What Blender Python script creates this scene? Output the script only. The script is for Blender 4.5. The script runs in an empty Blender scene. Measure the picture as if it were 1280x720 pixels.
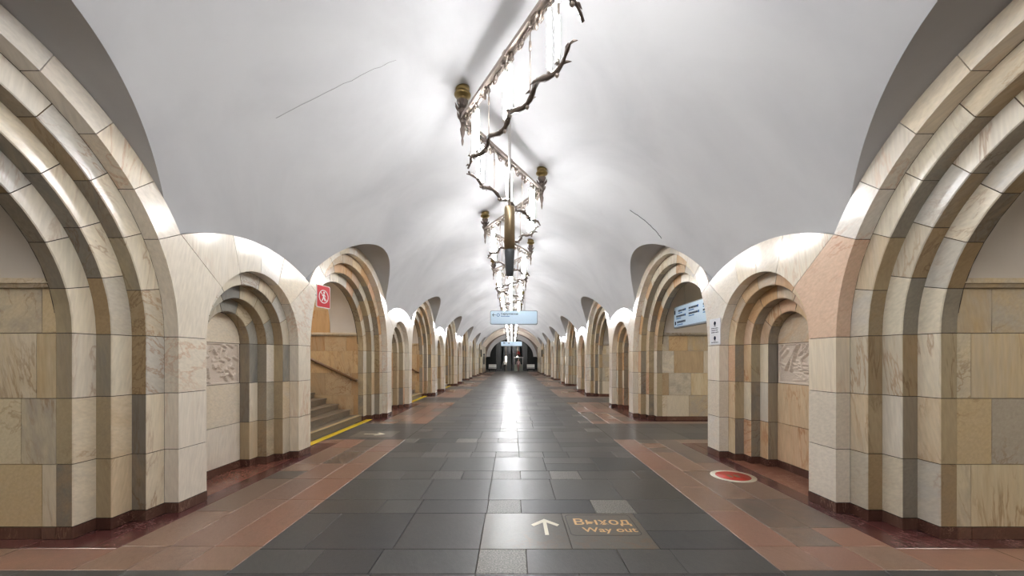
import bpy, bmesh, math, random
from mathutils import Vector, Matrix
random.seed(7)
scene = bpy.context.scene
COL = scene.collection
PI = math.pi
def R(d): return d * PI / 180.0

# ------------------------------------------------------------------ camera, world, exposure
EYE = 1.63
cam_d = bpy.data.cameras.new('camera')
cam_d.sensor_fit = 'HORIZONTAL'; cam_d.sensor_width = 36.0
cam_d.lens = 490.0 / 1280.0 * 36.0
cam_d.shift_y = 90.0 / 1280.0
cam_d.clip_start = 0.05; cam_d.clip_end = 300
cam = bpy.data.objects.new('camera', cam_d)
cam.location = (0.05, 0, EYE); cam.rotation_euler = (R(90), 0, 0)
COL.objects.link(cam); scene.camera = cam
world = bpy.data.worlds.new('world'); scene.world = world; world.use_nodes = True
bg = world.node_tree.nodes['Background']
bg.inputs['Color'].default_value = (0.5, 0.5, 0.5, 1); bg.inputs['Strength'].default_value = 0.02
TUBE_STRENGTH = 74.0
vs = scene.view_settings
vs.view_transform = 'Standard'; vs.look = 'None'; vs.gamma = 1.0; vs.use_curve_mapping = False
vs.exposure = 0.55

# ------------------------------------------------------------------ dimensions (metres)
W = 3.5                 # half width of the hall
ZS = 1.875              # springing of every arch
PER = 7.0               # bay
YP0 = 2.04              # first passage centre
STEP, FACE = 0.15, 0.20
RP = [2.13, 1.93, 1.73, 1.53]      # passage orders
RN = [0.98, 0.80, 0.62, 0.44]      # niche orders
EA, EB = 2.46, 2.32                # extrados ellipse of the passage arch
VR, VZ = 3.85, 1.68                # vault
ZL = [0.0, 0.11, 0.68, 1.28, ZS]   # plinth and courses
DV, ZV = 2.165, 1.102              # valley point from passage centre
YEND0, YEND1 = 46.17, 53.2
YBACK = -9.83
def vault_x(z): return math.sqrt(max(0.0, VR * VR - (z - VZ) ** 2))
def top_arc(d): return ZS + 1.39 - 3.25 + math.sqrt(3.25 ** 2 - d * d)
def ext_z(d): return ZS + EB * math.sqrt(max(0.0, 1 - (d / EA) ** 2))

# ------------------------------------------------------------------ object helpers
def tag(o, label=None, cat=None, group=None, kind=None):
    if label: o['label'] = label
    if cat: o['category'] = cat
    if group: o['group'] = group
    if kind: o['kind'] = kind
    return o
def empty(name, loc=(0, 0, 0), parent=None):
    o = bpy.data.objects.new(name, None); COL.objects.link(o)
    o.location = loc; o.parent = parent; o.empty_display_size = 0.1
    return o
class MB:
    def __init__(s): s.v = []; s.f = []; s.m = []; s.r = []; s.sm = []
    def add(s, v, f, m=0, r=0.0, smooth=False):
        n = len(s.v); s.v += [tuple(p) for p in v]; s.f += [tuple(i + n for i in q) for q in f]
        s.m += [m] * len(f); s.r += [r] * len(v); s.sm += [smooth] * len(f)
        return s
    def box(s, lo, hi, m=0, r=0.0):
        x0, y0, z0 = lo; x1, y1, z1 = hi
        v = [(x0,y0,z0),(x1,y0,z0),(x1,y1,z0),(x0,y1,z0),(x0,y0,z1),(x1,y0,z1),(x1,y1,z1),(x0,y1,z1)]
        return s.add(v, [(0,3,2,1),(4,5,6,7),(0,1,5,4),(1,2,6,5),(2,3,7,6),(3,0,4,7)], m, r)
    def tube(s, pts, rad, n=8, m=0, cap=True, smooth=True):
        pts = [Vector(p) for p in pts]
        rads = rad if isinstance(rad, (list, tuple)) else [rad] * len(pts)
        up = Vector((0, 0, 1)); v = []; f = []
        for i, p in enumerate(pts):
            a = pts[max(0, i - 1)]; b = pts[min(len(pts) - 1, i + 1)]
            d = (b - a).normalized()
            ref = up if abs(d.z) < 0.95 else Vector((0, 1, 0))
            x = d.cross(ref).normalized(); y = x.cross(d).normalized()
            for k in range(n):
                t = 2 * PI * k / n
                v.append(p + (x * math.cos(t) + y * math.sin(t)) * rads[i])
        for i in range(len(pts) - 1):
            for k in range(n):
                k2 = (k + 1) % n
                f.append((i * n + k, i * n + k2, (i + 1) * n + k2, (i + 1) * n + k))
        s.add(v, f, m, 0.0, smooth)
        if cap:
            b = len(s.v) - len(v)
            s.f.append(tuple(b + k for k in reversed(range(n)))); s.f.append(tuple(b + (len(pts) - 1) * n + k for k in range(n)))
            s.m += [m, m]; s.sm += [False, False]
        return s
    def lathe(s, prof, n=16, m=0, at=(0, 0, 0), smooth=True):
        v = []; f = []
        for (r, z) in prof:
            for k in range(n):
                t = 2 * PI * k / n
                v.append((at[0] + r * math.cos(t), at[1] + r * math.sin(t), at[2] + z))
        for i in range(len(prof) - 1):
            for k in range(n):
                k2 = (k + 1) % n
                f.append((i * n + k, i * n + k2, (i + 1) * n + k2, (i + 1) * n + k))
        f.append(tuple(reversed(range(n)))); f.append(tuple((len(prof) - 1) * n + k for k in range(n)))
        return s.add(v, f, m, 0.0, smooth)
    def prism(s, poly, lo, hi, axis=0, m=0, r=0.0, inset=0.0):
        # poly in the two other axes, extruded along axis from lo to hi
        n = len(poly)
        def pt(p, h):
            return (h, p[0], p[1]) if axis == 0 else ((p[0], h, p[1]) if axis == 1 else (p[0], p[1], h))
        v = [pt(p, lo) for p in poly] + [pt(p, hi) for p in poly]
        f = [tuple(reversed(range(n))), tuple(range(n, 2 * n))]
        for i in range(n):
            j = (i + 1) % n
            f.append((i, j, n + j, n + i))
        return s.add(v, f, m, r)
    def mesh(s, name, mats=(), flip=False, recalc=True):
        v = [(-p[0], p[1], p[2]) for p in s.v] if flip else s.v
        me = bpy.data.meshes.new(name); me.from_pydata(v, [], s.f)
        for mt in mats: me.materials.append(mt)
        me.polygons.foreach_set('material_index', s.m)
        me.polygons.foreach_set('use_smooth', s.sm)
        if any(s.r):
            at = me.attributes.new('rnd', 'FLOAT', 'POINT'); at.data.foreach_set('value', s.r)
        if recalc:
            bm = bmesh.new(); bm.from_mesh(me); bmesh.ops.recalc_face_normals(bm, faces=bm.faces); bm.to_mesh(me); bm.free()
        me.update()
        return me
    def build(s, name, mats, parent=None, flip=False, recalc=True, loc=(0, 0, 0)):
        if not isinstance(mats, (list, tuple)): mats = [mats]
        return link(name, s.mesh(name, mats, flip, recalc), parent, loc)
def link(name, me, parent=None, loc=(0, 0, 0)):
    o = bpy.data.objects.new(name, me); COL.objects.link(o); o.parent = parent; o.location = loc
    return o
def copy_tree(o, parent=None):
    c = o.copy(); COL.objects.link(c); c.parent = parent
    for ch in list(o.children): copy_tree(ch, c)
    return c
def inset_poly(p, g):
    n = len(p); out = []
    area = sum(p[i][0] * p[(i + 1) % n][1] - p[(i + 1) % n][0] * p[i][1] for i in range(n))
    sg = 1 if area > 0 else -1
    for i in range(n):
        a = Vector(p[i - 1]); b = Vector(p[i]); c = Vector(p[(i + 1) % n])
        d1 = (b - a).normalized(); d2 = (c - b).normalized()
        n1 = Vector((-d1.y, d1.x)) * sg; n2 = Vector((-d2.y, d2.x)) * sg
        k = 1 + n1.dot(n2)
        q = b + (n1 + n2) * (g / max(k, 0.3))
        out.append((q.x, q.y))
    return out

# ------------------------------------------------------------------ materials
def srgb(c):
    return tuple(((x / 255) / 12.92 if x / 255 <= 0.04045 else (((x / 255) + 0.055) / 1.055) ** 2.4) for x in c) + (1,)
class NT:
    def __init__(s, name):
        s.mat = bpy.data.materials.new(name); s.mat.use_nodes = True
        s.t = s.mat.node_tree; s.n = s.t.nodes; s.b = s.n['Principled BSDF']
    def new(s, kind, **kw):
        nd = s.n.new(kind)
        for k, v in kw.items():
            if k.startswith('_'): setattr(nd, k[1:], v)
            else: nd.inputs[k.replace('__', ' ')].default_value = v
        return nd
    def l(s, a, b): s.t.links.new(a, b)
    def ramp(s, stops, interp='LINEAR'):
        nd = s.n.new('ShaderNodeValToRGB'); cr = nd.color_ramp; cr.interpolation = interp
        while len(cr.elements) < len(stops): cr.elements.new(0.5)
        for e, (p, c) in zip(cr.elements, stops): e.position = p; e.color = c
        return nd
def simple(name, col, rough=0.5, metal=0.0, spec=0.5, emit=0.0, bump=0.0, bscale=40.0):
    t = NT(name); c = srgb(col); t.b.inputs['Base Color'].default_value = c
    t.b.inputs['Roughness'].default_value = rough; t.b.inputs['Metallic'].default_value = metal
    t.b.inputs['Specular IOR Level'].default_value = spec
    if emit:
        t.b.inputs['Emission Color'].default_value = c; t.b.inputs['Emission Strength'].default_value = emit
    tc = t.new('ShaderNodeTexCoord'); nz = t.new('ShaderNodeTexNoise', Scale=bscale, Detail=4.0)
    t.l(tc.outputs['Object'], nz.inputs['Vector'])
    if not emit:
        mx = t.new('ShaderNodeMix', _data_type='RGBA', _blend_type='MULTIPLY'); mx.inputs[0].default_value = 0.25
        mx.inputs[6].default_value = c
        rp = t.ramp([(0.3, (0.75, 0.75, 0.75, 1)), (0.7, (1.15, 1.15, 1.15, 1))])
        t.l(nz.outputs['Fac'], rp.inputs[0]); t.l(rp.outputs[0], mx.inputs[7]); t.l(mx.outputs[2], t.b.inputs['Base Color'])
    if bump:
        bp = t.new('ShaderNodeBump', Strength=bump, Distance=0.01); t.l(nz.outputs['Fac'], bp.inputs['Height']); t.l(bp.outputs[0], t.b.inputs['Normal'])
    return t.mat
def rnd_node(t):
    oi = t.new('ShaderNodeObjectInfo'); at = t.new('ShaderNodeAttribute', _attribute_name='rnd')
    ad = t.new('ShaderNodeMath', _operation='ADD'); t.l(oi.outputs['Random'], ad.inputs[0]); t.l(at.outputs['Fac'], ad.inputs[1])
    fr = t.new('ShaderNodeMath', _operation='FRACT'); t.l(ad.outputs[0], fr.inputs[0])
    return fr.outputs[0]
def stone(name, palette, rough=0.2, vein=(120, 90, 60), vein_amt=0.5, cloud=0.35, scale=1.0, stretch=6.0, speck=0.0, speckscale=260.0, vein_w=0.03, spec=0.5, rvar=0.0, white_vein=False):
    t = NT(name); rnd = rnd_node(t)
    n = len(palette)
    rp = t.ramp([(i / n, srgb(c)) for i, c in enumerate(palette)], 'CONSTANT'); t.l(rnd, rp.inputs[0])
    m7 = t.new('ShaderNodeMath', _operation='MULTIPLY'); m7.inputs[1].default_value = 7.31; t.l(rnd, m7.inputs[0])
    f7 = t.new('ShaderNodeMath', _operation='FRACT'); t.l(m7.outputs[0], f7.inputs[0])
    rp2 = t.ramp([(0, srgb(palette[0]))] + [((i + 0.5) / n, srgb(palette[(i * 3 + 1) % n])) for i in range(n)]); t.l(f7.outputs[0], rp2.inputs[0])
    tc = t.new('ShaderNodeTexCoord')
    off = t.new('ShaderNodeMath', _operation='MULTIPLY'); off.inputs[1].default_value = 83.0; t.l(rnd, off.inputs[0])
    cb = t.new('ShaderNodeCombineXYZ'); 
    for i in range(3): t.l(off.outputs[0], cb.inputs[i])
    ad = t.new('ShaderNodeVectorMath', _operation='ADD'); t.l(tc.outputs['Object'], ad.inputs[0]); t.l(cb.outputs[0], ad.inputs[1])
    # bedding runs mostly upright or mostly level, a little tilted
    q1 = t.new('ShaderNodeMath', _operation='MULTIPLY'); q1.inputs[1].default_value = 19.0; t.l(rnd, q1.inputs[0])
    q2 = t.new('ShaderNodeMath', _operation='FRACT'); t.l(q1.outputs[0], q2.inputs[0])
    q3 = t.new('ShaderNodeMath', _operation='GREATER_THAN'); q3.inputs[1].default_value = 0.5; t.l(q2.outputs[0], q3.inputs[0])
    q4 = t.new('ShaderNodeMath', _operation='MULTIPLY'); q4.inputs[1].default_value = 1.45; t.l(q3.outputs[0], q4.inputs[0])
    ang = t.new('ShaderNodeMath', _operation='MULTIPLY_ADD'); ang.inputs[1].default_value = 0.7; t.l(q2.outputs[0], ang.inputs[0]); t.l(q4.outputs[0], ang.inputs[2])
    rot = t.new('ShaderNodeVectorRotate', _rotation_type='AXIS_ANGLE'); rot.inputs['Axis'].default_value = (0.75, 0.6, 0.1)
    t.l(ad.outputs[0], rot.inputs['Vector']); t.l(ang.outputs[0], rot.inputs['Angle'])
    mp = t.new('ShaderNodeMapping'); mp.inputs['Scale'].default_value = (stretch, stretch, 1.0); t.l(rot.outputs[0], mp.inputs[0])
    nz = t.new('ShaderNodeTexNoise', Scale=scale, Detail=6.0, Roughness=0.62, Distortion=0.35); t.l(mp.outputs[0], nz.inputs['Vector'])
    cr = t.ramp([(0.35, (0, 0, 0, 1)), (0.68, (1, 1, 1, 1))]); t.l(nz.outputs['Fac'], cr.inputs[0])
    fm = t.new('ShaderNodeMath', _operation='MULTIPLY'); fm.inputs[1].default_value = cloud; t.l(cr.outputs[0], fm.inputs[0])
    mx = t.new('ShaderNodeMix', _data_type='RGBA'); t.l(fm.outputs[0], mx.inputs[0]); t.l(rp.outputs[0], mx.inputs[6]); t.l(rp2.outputs[0], mx.inputs[7])
    # thin veins where a second noise crosses the middle
    n2 = t.new('ShaderNodeTexNoise', Scale=scale * 0.8, Detail=5.0, Roughness=0.6, Distortion=0.5); t.l(mp.outputs[0], n2.inputs['Vector'])
    s1 = t.new('ShaderNodeMath', _operation='SUBTRACT'); s1.inputs[1].default_value = 0.5; t.l(n2.outputs['Fac'], s1.inputs[0])
    s2 = t.new('ShaderNodeMath', _operation='ABSOLUTE'); t.l(s1.outputs[0], s2.inputs[0])
    vr = t.ramp([(0.0, (1, 1, 1, 1)), (vein_w, (0, 0, 0, 1))]); t.l(s2.outputs[0], vr.inputs[0])
    n3 = t.new('ShaderNodeTexNoise', Scale=scale * 0.8, Detail=2.0); t.l(ad.outputs[0], n3.inputs['Vector'])
    c3 = t.ramp([(0.48, (0, 0, 0, 1)), (0.62, (1, 1, 1, 1))]); t.l(n3.outputs['Fac'], c3.inputs[0])
    vm = t.new('ShaderNodeMath', _operation='MULTIPLY'); t.l(vr.outputs[0], vm.inputs[0]); t.l(c3.outputs[0], vm.inputs[1])
    vm2 = t.new('ShaderNodeMath', _operation='MULTIPLY'); vm2.inputs[1].default_value = vein_amt; t.l(vm.outputs[0], vm2.inputs[0])
    mv = t.new('ShaderNodeMix', _data_type='RGBA'); t.l(vm2.outputs[0], mv.inputs[0]); t.l(mx.outputs[2], mv.inputs[6]); mv.inputs[7].default_value = srgb(vein)
    last = mv.outputs[2]
    # fine grain along the bedding
    mp2 = t.new('ShaderNodeMapping'); mp2.inputs['Scale'].default_value = (30, 30, 3.0); t.l(rot.outputs[0], mp2.inputs[0])
    ng = t.new('ShaderNodeTexNoise', Scale=1.4, Detail=4.0); t.l(mp2.outputs[0], ng.inputs['Vector'])
    gr = t.ramp([(0.3, (0.84, 0.84, 0.84, 1)), (0.7, (1.1, 1.1, 1.1, 1))]); t.l(ng.outputs['Fac'], gr.inputs[0])
    mg = t.new('ShaderNodeMix', _data_type='RGBA', _blend_type='MULTIPLY'); mg.inputs[0].default_value = 0.6
    t.l(last, mg.inputs[6]); t.l(gr.outputs[0], mg.inputs[7]); last = mg.outputs[2]
    if speck:
        ns = t.new('ShaderNodeTexNoise', Scale=speckscale, Detail=2.0, Roughness=0.7); t.l(tc.outputs['Object'], ns.inputs['Vector'])
        sr = t.ramp([(0.3, (0.4, 0.4, 0.4, 1)), (0.5, (0.95, 0.95, 0.95, 1)), (0.72, (1.9, 1.85, 1.8, 1))]); t.l(ns.outputs['Fac'], sr.inputs[0])
        ms = t.new('ShaderNodeMix', _data_type='RGBA', _blend_type='MULTIPLY'); ms.inputs[0].default_value = speck
        t.l(last, ms.inputs[6]); t.l(sr.outputs[0], ms.inputs[7]); last = ms.outputs[2]
    t.l(last, t.b.inputs['Base Color'])
    t.b.inputs['Specular IOR Level'].default_value = spec
    if rvar:
        rr = t.new('ShaderNodeMapRange'); rr.inputs['To Min'].default_value = rough - rvar; rr.inputs['To Max'].default_value = rough + rvar
        t.l(f7.outputs[0], rr.inputs['Value']); t.l(rr.outputs[0], t.b.inputs['Roughness'])
    else:
        t.b.inputs['Roughness'].default_value = rough
    return t.mat
M = {}
M['face'] = stone('marble_cream_polished', [(226,216,198), (230,221,206), (218,208,191), (227,213,189), (222,216,206)], rough=0.13, vein=(196,140,96), vein_amt=0.45, cloud=0.55, scale=0.9)
M['order'] = stone('marble_banded_orders', [(224,212,188), (216,207,186), (198,194,184), (228,216,192), (212,192,160), (220,212,197), (198,188,168)], rough=0.17, vein=(150,100,55), vein_amt=0.5, cloud=0.5)
M['wall'] = stone('marble_passage_slabs', [(200,186,158), (206,194,166), (172,164,150), (194,174,138), (184,162,126), (208,198,178), (164,156,144)], rough=0.22, vein=(130,92,54), vein_amt=0.55, cloud=0.8)
M['brown'] = stone('marble_ochre_slabs', [(186,154,114), (172,138,100), (194,166,126), (168,148,120), (184,162,130)], rough=0.22, vein=(130,84,44), vein_amt=0.6, cloud=0.6)
M['greyorder'] = stone('marble_grey_orders', [(150,148,140), (168,164,152), (132,130,124), (186,176,156), (204,188,158)], rough=0.17, vein=(120,100,80), vein_amt=0.4, cloud=0.5)
M['reveal'] = stone('marble_grey_shaded_reveals', [(168,154,126), (142,135,122), (158,136,104), (128,122,112), (176,158,126), (150,140,124), (164,140,106)], rough=0.17, vein=(110,84,56), vein_amt=0.5, cloud=0.6)  # greyer stone of the reveals, with their shade also put into the palette
M['pink'] = stone('marble_peach', [(218,188,162), (222,194,170), (214,180,152)], rough=0.13, vein=(180,110,80), vein_amt=0.6, cloud=0.5, scale=0.9)
M['pinkorder'] = stone('marble_peach_orders', [(212,186,152), (214,178,148), (206,182,158), (220,202,170), (198,160,116), (198,186,166)], rough=0.17, vein=(170,105,60), vein_amt=0.6, cloud=0.6)
M['plinth'] = stone('marble_red_plinth', [(94,66,56), (86,58,50), (102,75,64)], rough=0.25, vein=(190,150,130), vein_amt=0.6, cloud=0.5, scale=5.0, vein_w=0.02)
M['redfloor'] = stone('marble_dark_red_floor', [(92,52,50), (98,60,56), (84,48,46)], rough=0.22, vein=(200,170,165), vein_amt=0.6, cloud=0.5, scale=4.0, vein_w=0.018)
M['nichefloor'] = stone('marble_rose_floor', [(134,88,72), (128,80,66), (140,98,80)], rough=0.22, vein=(200,160,140), vein_amt=0.5, cloud=0.6, scale=4.0, vein_w=0.02)
M['dark'] = stone('granite_dark', [(80,80,79), (74,74,74), (86,86,84), (70,71,72), (78,77,75)], rough=0.35, vein=(60,60,60), vein_amt=0.1, cloud=0.5, speck=0.6, rvar=0.04, spec=0.38)
M['rough'] = stone('granite_speckled', [(112,111,106), (98,97,94), (122,120,114)], rough=0.42, vein=(60,60,60), vein_amt=0.1, cloud=0.3, speck=1.0, speckscale=75)
M['brgr'] = stone('granite_brown', [(142,116,99), (146,119,102), (130,109,95), (148,114,97), (112,100,91), (102,94,87), (148,110,93)], rough=0.3, vein=(100,70,60), vein_amt=0.2, cloud=0.4, speck=0.7, rvar=0.04)
M['pinkgr'] = stone('granite_pink', [(150,114,98), (142,108,94), (140,112,98), (134,110,98)], rough=0.3, vein=(100,70,60), vein_amt=0.2, cloud=0.4, speck=0.7)
M['signtile'] = stone('granite_grey_honed', [(104,100,92), (100,96,88)], rough=0.3, cloud=0.3, speck=0.35)
M['step'] = stone('granite_steps', [(126,112,94), (118,106,90), (134,120,100)], rough=0.4, cloud=0.4, speck=0.6)
M['grout'] = simple('mortar_dark', (58,50,42), 0.9)
M['plaster'] = None
def plaster(name, c1, c2):
    t = NT(name); tc = t.new('ShaderNodeTexCoord')
    n1 = t.new('ShaderNodeTexNoise', Scale=0.55, Detail=5.0, Roughness=0.55, Distortion=0.6); t.l(tc.outputs['Object'], n1.inputs['Vector'])
    r1 = t.ramp([(0.32, srgb(c2)), (0.6, srgb(c1))]); t.l(n1.outputs['Fac'], r1.inputs[0]); t.l(r1.outputs[0], t.b.inputs['Base Color'])
    n2 = t.new('ShaderNodeTexNoise', Scale=1.2, Detail=3.0); t.l(tc.outputs['Object'], n2.inputs['Vector'])
    bp = t.new('ShaderNodeBump', Strength=0.18, Distance=0.12); t.l(n2.outputs['Fac'], bp.inputs['Height']); t.l(bp.outputs[0], t.b.inputs['Normal'])
    t.b.inputs['Roughness'].default_value = 0.85; t.b.inputs['Specular IOR Level'].default_value = 0.08
    return t.mat
M['plaster'] = plaster('white_plaster', (190,190,190), (178,178,179))
M['plaster2'] = plaster('passage_plaster', (196,190,182), (184,178,170))
M['peach'] = plaster('peach_plaster', (206,192,178), (196,182,168))
M['relief'] = simple('carved_marble', (214,200,184), 0.55, bump=0.4, bscale=60)
M['brass'] = simple('aged_brass', (132,112,70), 0.36, 0.85, bscale=30)
M['bronze'] = simple('dark_bronze', (104,92,84), 0.45, 0.5, bump=0.3, bscale=50)
M['silver'] = simple('silvered_bronze', (150,138,128), 0.35, 0.8, bump=0.2, bscale=60)
M['rod'] = simple('brushed_steel', (176,172,168), 0.3, 0.9)
M['tube'] = simple('lamp_tube_glow', (250,250,252), 0.4, emit=TUBE_STRENGTH)
M['ptube'] = simple('platform_tube_glow', (255,248,238), 0.4, emit=190.0)
M['tubecap'] = simple('tube_socket', (190,186,180), 0.4)
M['white'] = simple('white_enamel', (226,226,222), 0.35)
M['bone'] = simple('floor_paint_white', (232,226,206), 0.45)
M['gold'] = simple('inlaid_brass_letters', (226,186,130), 0.4)
M['yellow'] = simple('yellow_floor_paint', (222,190,30), 0.5)
M['sand'] = simple('tactile_strip_sand', (178,156,112), 0.55)
M['signblue'] = simple('sign_face_light_blue', (190,214,232), 0.25, spec=0.3)
M['ink'] = simple('sign_print_navy', (12,22,44), 0.7, spec=0.1)
M['inkblue'] = simple('sign_print_blue', (50,96,156), 0.7, spec=0.1)
M['signframe'] = simple('sign_frame_grey', (120,128,136), 0.35, 0.4)
M['paper'] = simple('notice_white', (220,222,226), 0.3)
M['red'] = simple('sign_red', (196,44,52), 0.3)
M['floorred'] = simple('floor_sticker_red', (192,62,48), 0.45)
M['black'] = simple('black_metal', (26,26,28), 0.35)
M['darkgloss'] = simple('dark_polished_stone', (40,42,42), 0.2)
M['greygreen'] = simple('grey_green_stone', (120,126,114), 0.35)
M['wood'] = simple('varnished_wood', (104,72,44), 0.35)
M['tan'] = simple('bronze_tan_metal', (150,132,104), 0.35, 0.7)
M['smoke'] = simple('dark_speaker_housing', (66,69,72), 0.3)
M['skin'] = simple('skin', (196,150,124), 0.5)
M['hair'] = simple('hair_dark', (40,30,24), 0.6)
M['glass'] = simple('dark_glass', (50,58,58), 0.08)

# ------------------------------------------------------------------ piece generators (a = distance from the hall axis)
G = 0.0035
def arc_block(a0, a1, r0, r1, th0, th1, n, ch=0.008):
    """wedge block of an arch order: face at a0, soffit at r0, small chamfer on the arris"""
    sec = [(a0, r0 + ch), (a0 + ch, r0), (a1, r0), (a1, r1), (a0, r1)]
    g = G / r0; v = []; f = []; k = len(sec)
    for i in range(n + 1):
        th = th0 + g + (th1 - th0 - 2 * g) * i / n
        for (a, r) in sec: v.append((a, r * math.cos(th), ZS + r * math.sin(th)))
    for i in range(n):
        for j in range(k):
            j2 = (j + 1) % k
            f.append((i * k + j, i * k + j2, (i + 1) * k + j2, (i + 1) * k + j))
    f.append(tuple(range(k))); f.append(tuple(reversed([n * k + j for j in range(k)])))
    return v, f
def jamb_block(a0, a1, y0, y1, z0, z1, ch=0.008):
    """upright block, arris with chamfer at (a0, y0); y0 is the opening side"""
    c = ch if y1 > y0 else -ch
    sec = [(a0, y0 + c), (a0 + ch, y0), (a1, y0), (a1, y1), (a0, y1)]
    k = 5; v = [(a, y, z0 + G) for a, y in sec] + [(a, y, z1 - G) for a, y in sec]
    f = [tuple(reversed(range(k))), tuple(range(k, 2 * k))] + [(j, (j + 1) % k, k + (j + 1) % k, k + j) for j in range(k)]
    return v, f
def panel(poly, a0, a1):
    p = inset_poly(poly, G); mb = MB(); mb.prism(p, a0, a1, 0)
    return mb.v, mb.f
def arcpts(r, t0, t1, n, cy=0.0):
    return [(cy + r * math.cos(t0 + (t1 - t0) * i / n), ZS + r * math.sin(t0 + (t1 - t0) * i / n)) for i in range(n + 1)]
def ext_pt(th):
    rho = 1 / math.sqrt((math.cos(th) / EA) ** 2 + (math.sin(th) / EB) ** 2)
    return (rho * math.cos(th), ZS + rho * math.sin(th))
TV = math.atan2(ZV, DV)
def passage_pieces():
    P = []
    nb = 10
    for i in range(nb):                      # face band of the outer order
        t0 = TV + (PI - 2 * TV) * i / nb; t1 = TV + (PI - 2 * TV) * (i + 1) / nb
        pi_ = arcpts(RP[0], t0, t1, 4)
        pe = [ext_pt(t1 + (t0 - t1) * k / 4) for k in range(5)]
        P.append(('voussoir', *panel(pi_ + pe, W, W + STEP), 'face'))
    for o in (1, 2, 3):
        a0 = W + STEP * o; a1 = a0 + STEP
        js = [0.0] + [PI * (i + (0.18 if o == 2 else -0.1 if o == 1 else 0.0)) / 12 for i in range(1, 12)] + [PI]
        for i in range(12):
            P.append(('voussoir', *arc_block(a0, a1, RP[o], RP[o - 1], js[i], js[i + 1], 3), 'order%d' % o))
        for s in (1, -1):
            for k in range(4):
                z1 = ZL[k + 1]; e = 0.004 if k == 0 else 0
                P.append(('plinth_block' if k == 0 else 'jamb_block', *jamb_block(a0 - e, a1, s * (RP[o] - e), s * RP[o - 1], ZL[k], z1), 'plinth' if k == 0 else 'order%d' % o))
    return P
def pylon_pieces():
    P = []
    PC = PER / 2
    HP = PC - RP[0]                          # half face = 1.37
    for s in (-1, 1):
        arc = [(s * (PC - RP[0] * math.cos(TV * k / 5)), ZS + RP[0] * math.sin(TV * k / 5)) for k in range(6)]
        na = R(41)
        nar = [(s * RN[0] * math.cos(na * (1 - k / 5)), ZS + RN[0] * math.sin(na * (1 - k / 5))) for k in range(6)]
        P.append(('spandrel_panel', *panel(arc + [(s * (PC - DV), ZS + ZV)] + nar, W, W + STEP), 'spandrel%d' % (s > 0)))
    tops = [-(PC - DV), -0.55, 0.03, 0.57, PC - DV]; angs = [139, 115, 90, 65, 41]
    for i in range(4):
        a = [(tops[i] + (tops[i + 1] - tops[i]) * k / 5, top_arc(tops[i] + (tops[i + 1] - tops[i]) * k / 5)) for k in range(6)]
        b = [(RN[0] * math.cos(R(angs[i + 1] + (angs[i] - angs[i + 1]) * k / 4)), ZS + RN[0] * math.sin(R(angs[i + 1] + (angs[i] - angs[i + 1]) * k / 4))) for k in range(5)]
        P.append(('crown_panel', *panel(a + b, W, W + STEP), 'face'))
    for s in (-1, 1):
        for k in range(4):
            e = 0.004 if k == 0 else 0
            poly = [(s * (RN[0] - e), ZL[k]), (s * (HP + e), ZL[k]), (s * (HP + e), ZL[k + 1]), (s * (RN[0] - e), ZL[k + 1])]
            P.append(('plinth_block' if k == 0 else 'pier_slab', *panel(poly, W - e, W + STEP), 'plinth' if k == 0 else 'pier'))
    for o in (1, 2, 3):
        a0 = W + STEP * o; a1 = a0 + STEP; nv = 7 if o == 1 else 6 if o == 2 else 5
        for i in range(nv):
            P.append(('voussoir', *arc_block(a0, a1, RN[o], RN[o - 1], PI * i / nv, PI * (i + 1) / nv, 4), 'niche%d' % o))
        for s in (1, -1):
            for k in range(4):
                e = 0.004 if k == 0 else 0
                P.append(('plinth_block' if k == 0 else 'jamb_block', *jamb_block(a0 - e, a1, s * (RN[o] - e), s * RN[o - 1], ZL[k], ZL[k + 1]), 'plinth' if k == 0 else 'njamb%d' % o))
    b = W + STEP * 4
    P.append(('lunette_panel', *panel([(RN[3] * math.cos(PI * k / 12), ZS + RN[3] * math.sin(PI * k / 12)) for k in range(13)], b, b + 0.05), 'back'))
    for k in (0, 1, 2):
        e = 0.006 if k == 0 else 0
        P.append(('plinth_block' if k == 0 else 'back_slab', *panel([(-RN[3], ZL[k]), (RN[3], ZL[k]), (RN[3], ZL[k + 1]), (-RN[3], ZL[k + 1])], b - e, b + 0.05), 'plinth' if k == 0 else 'back'))
    return P
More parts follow.
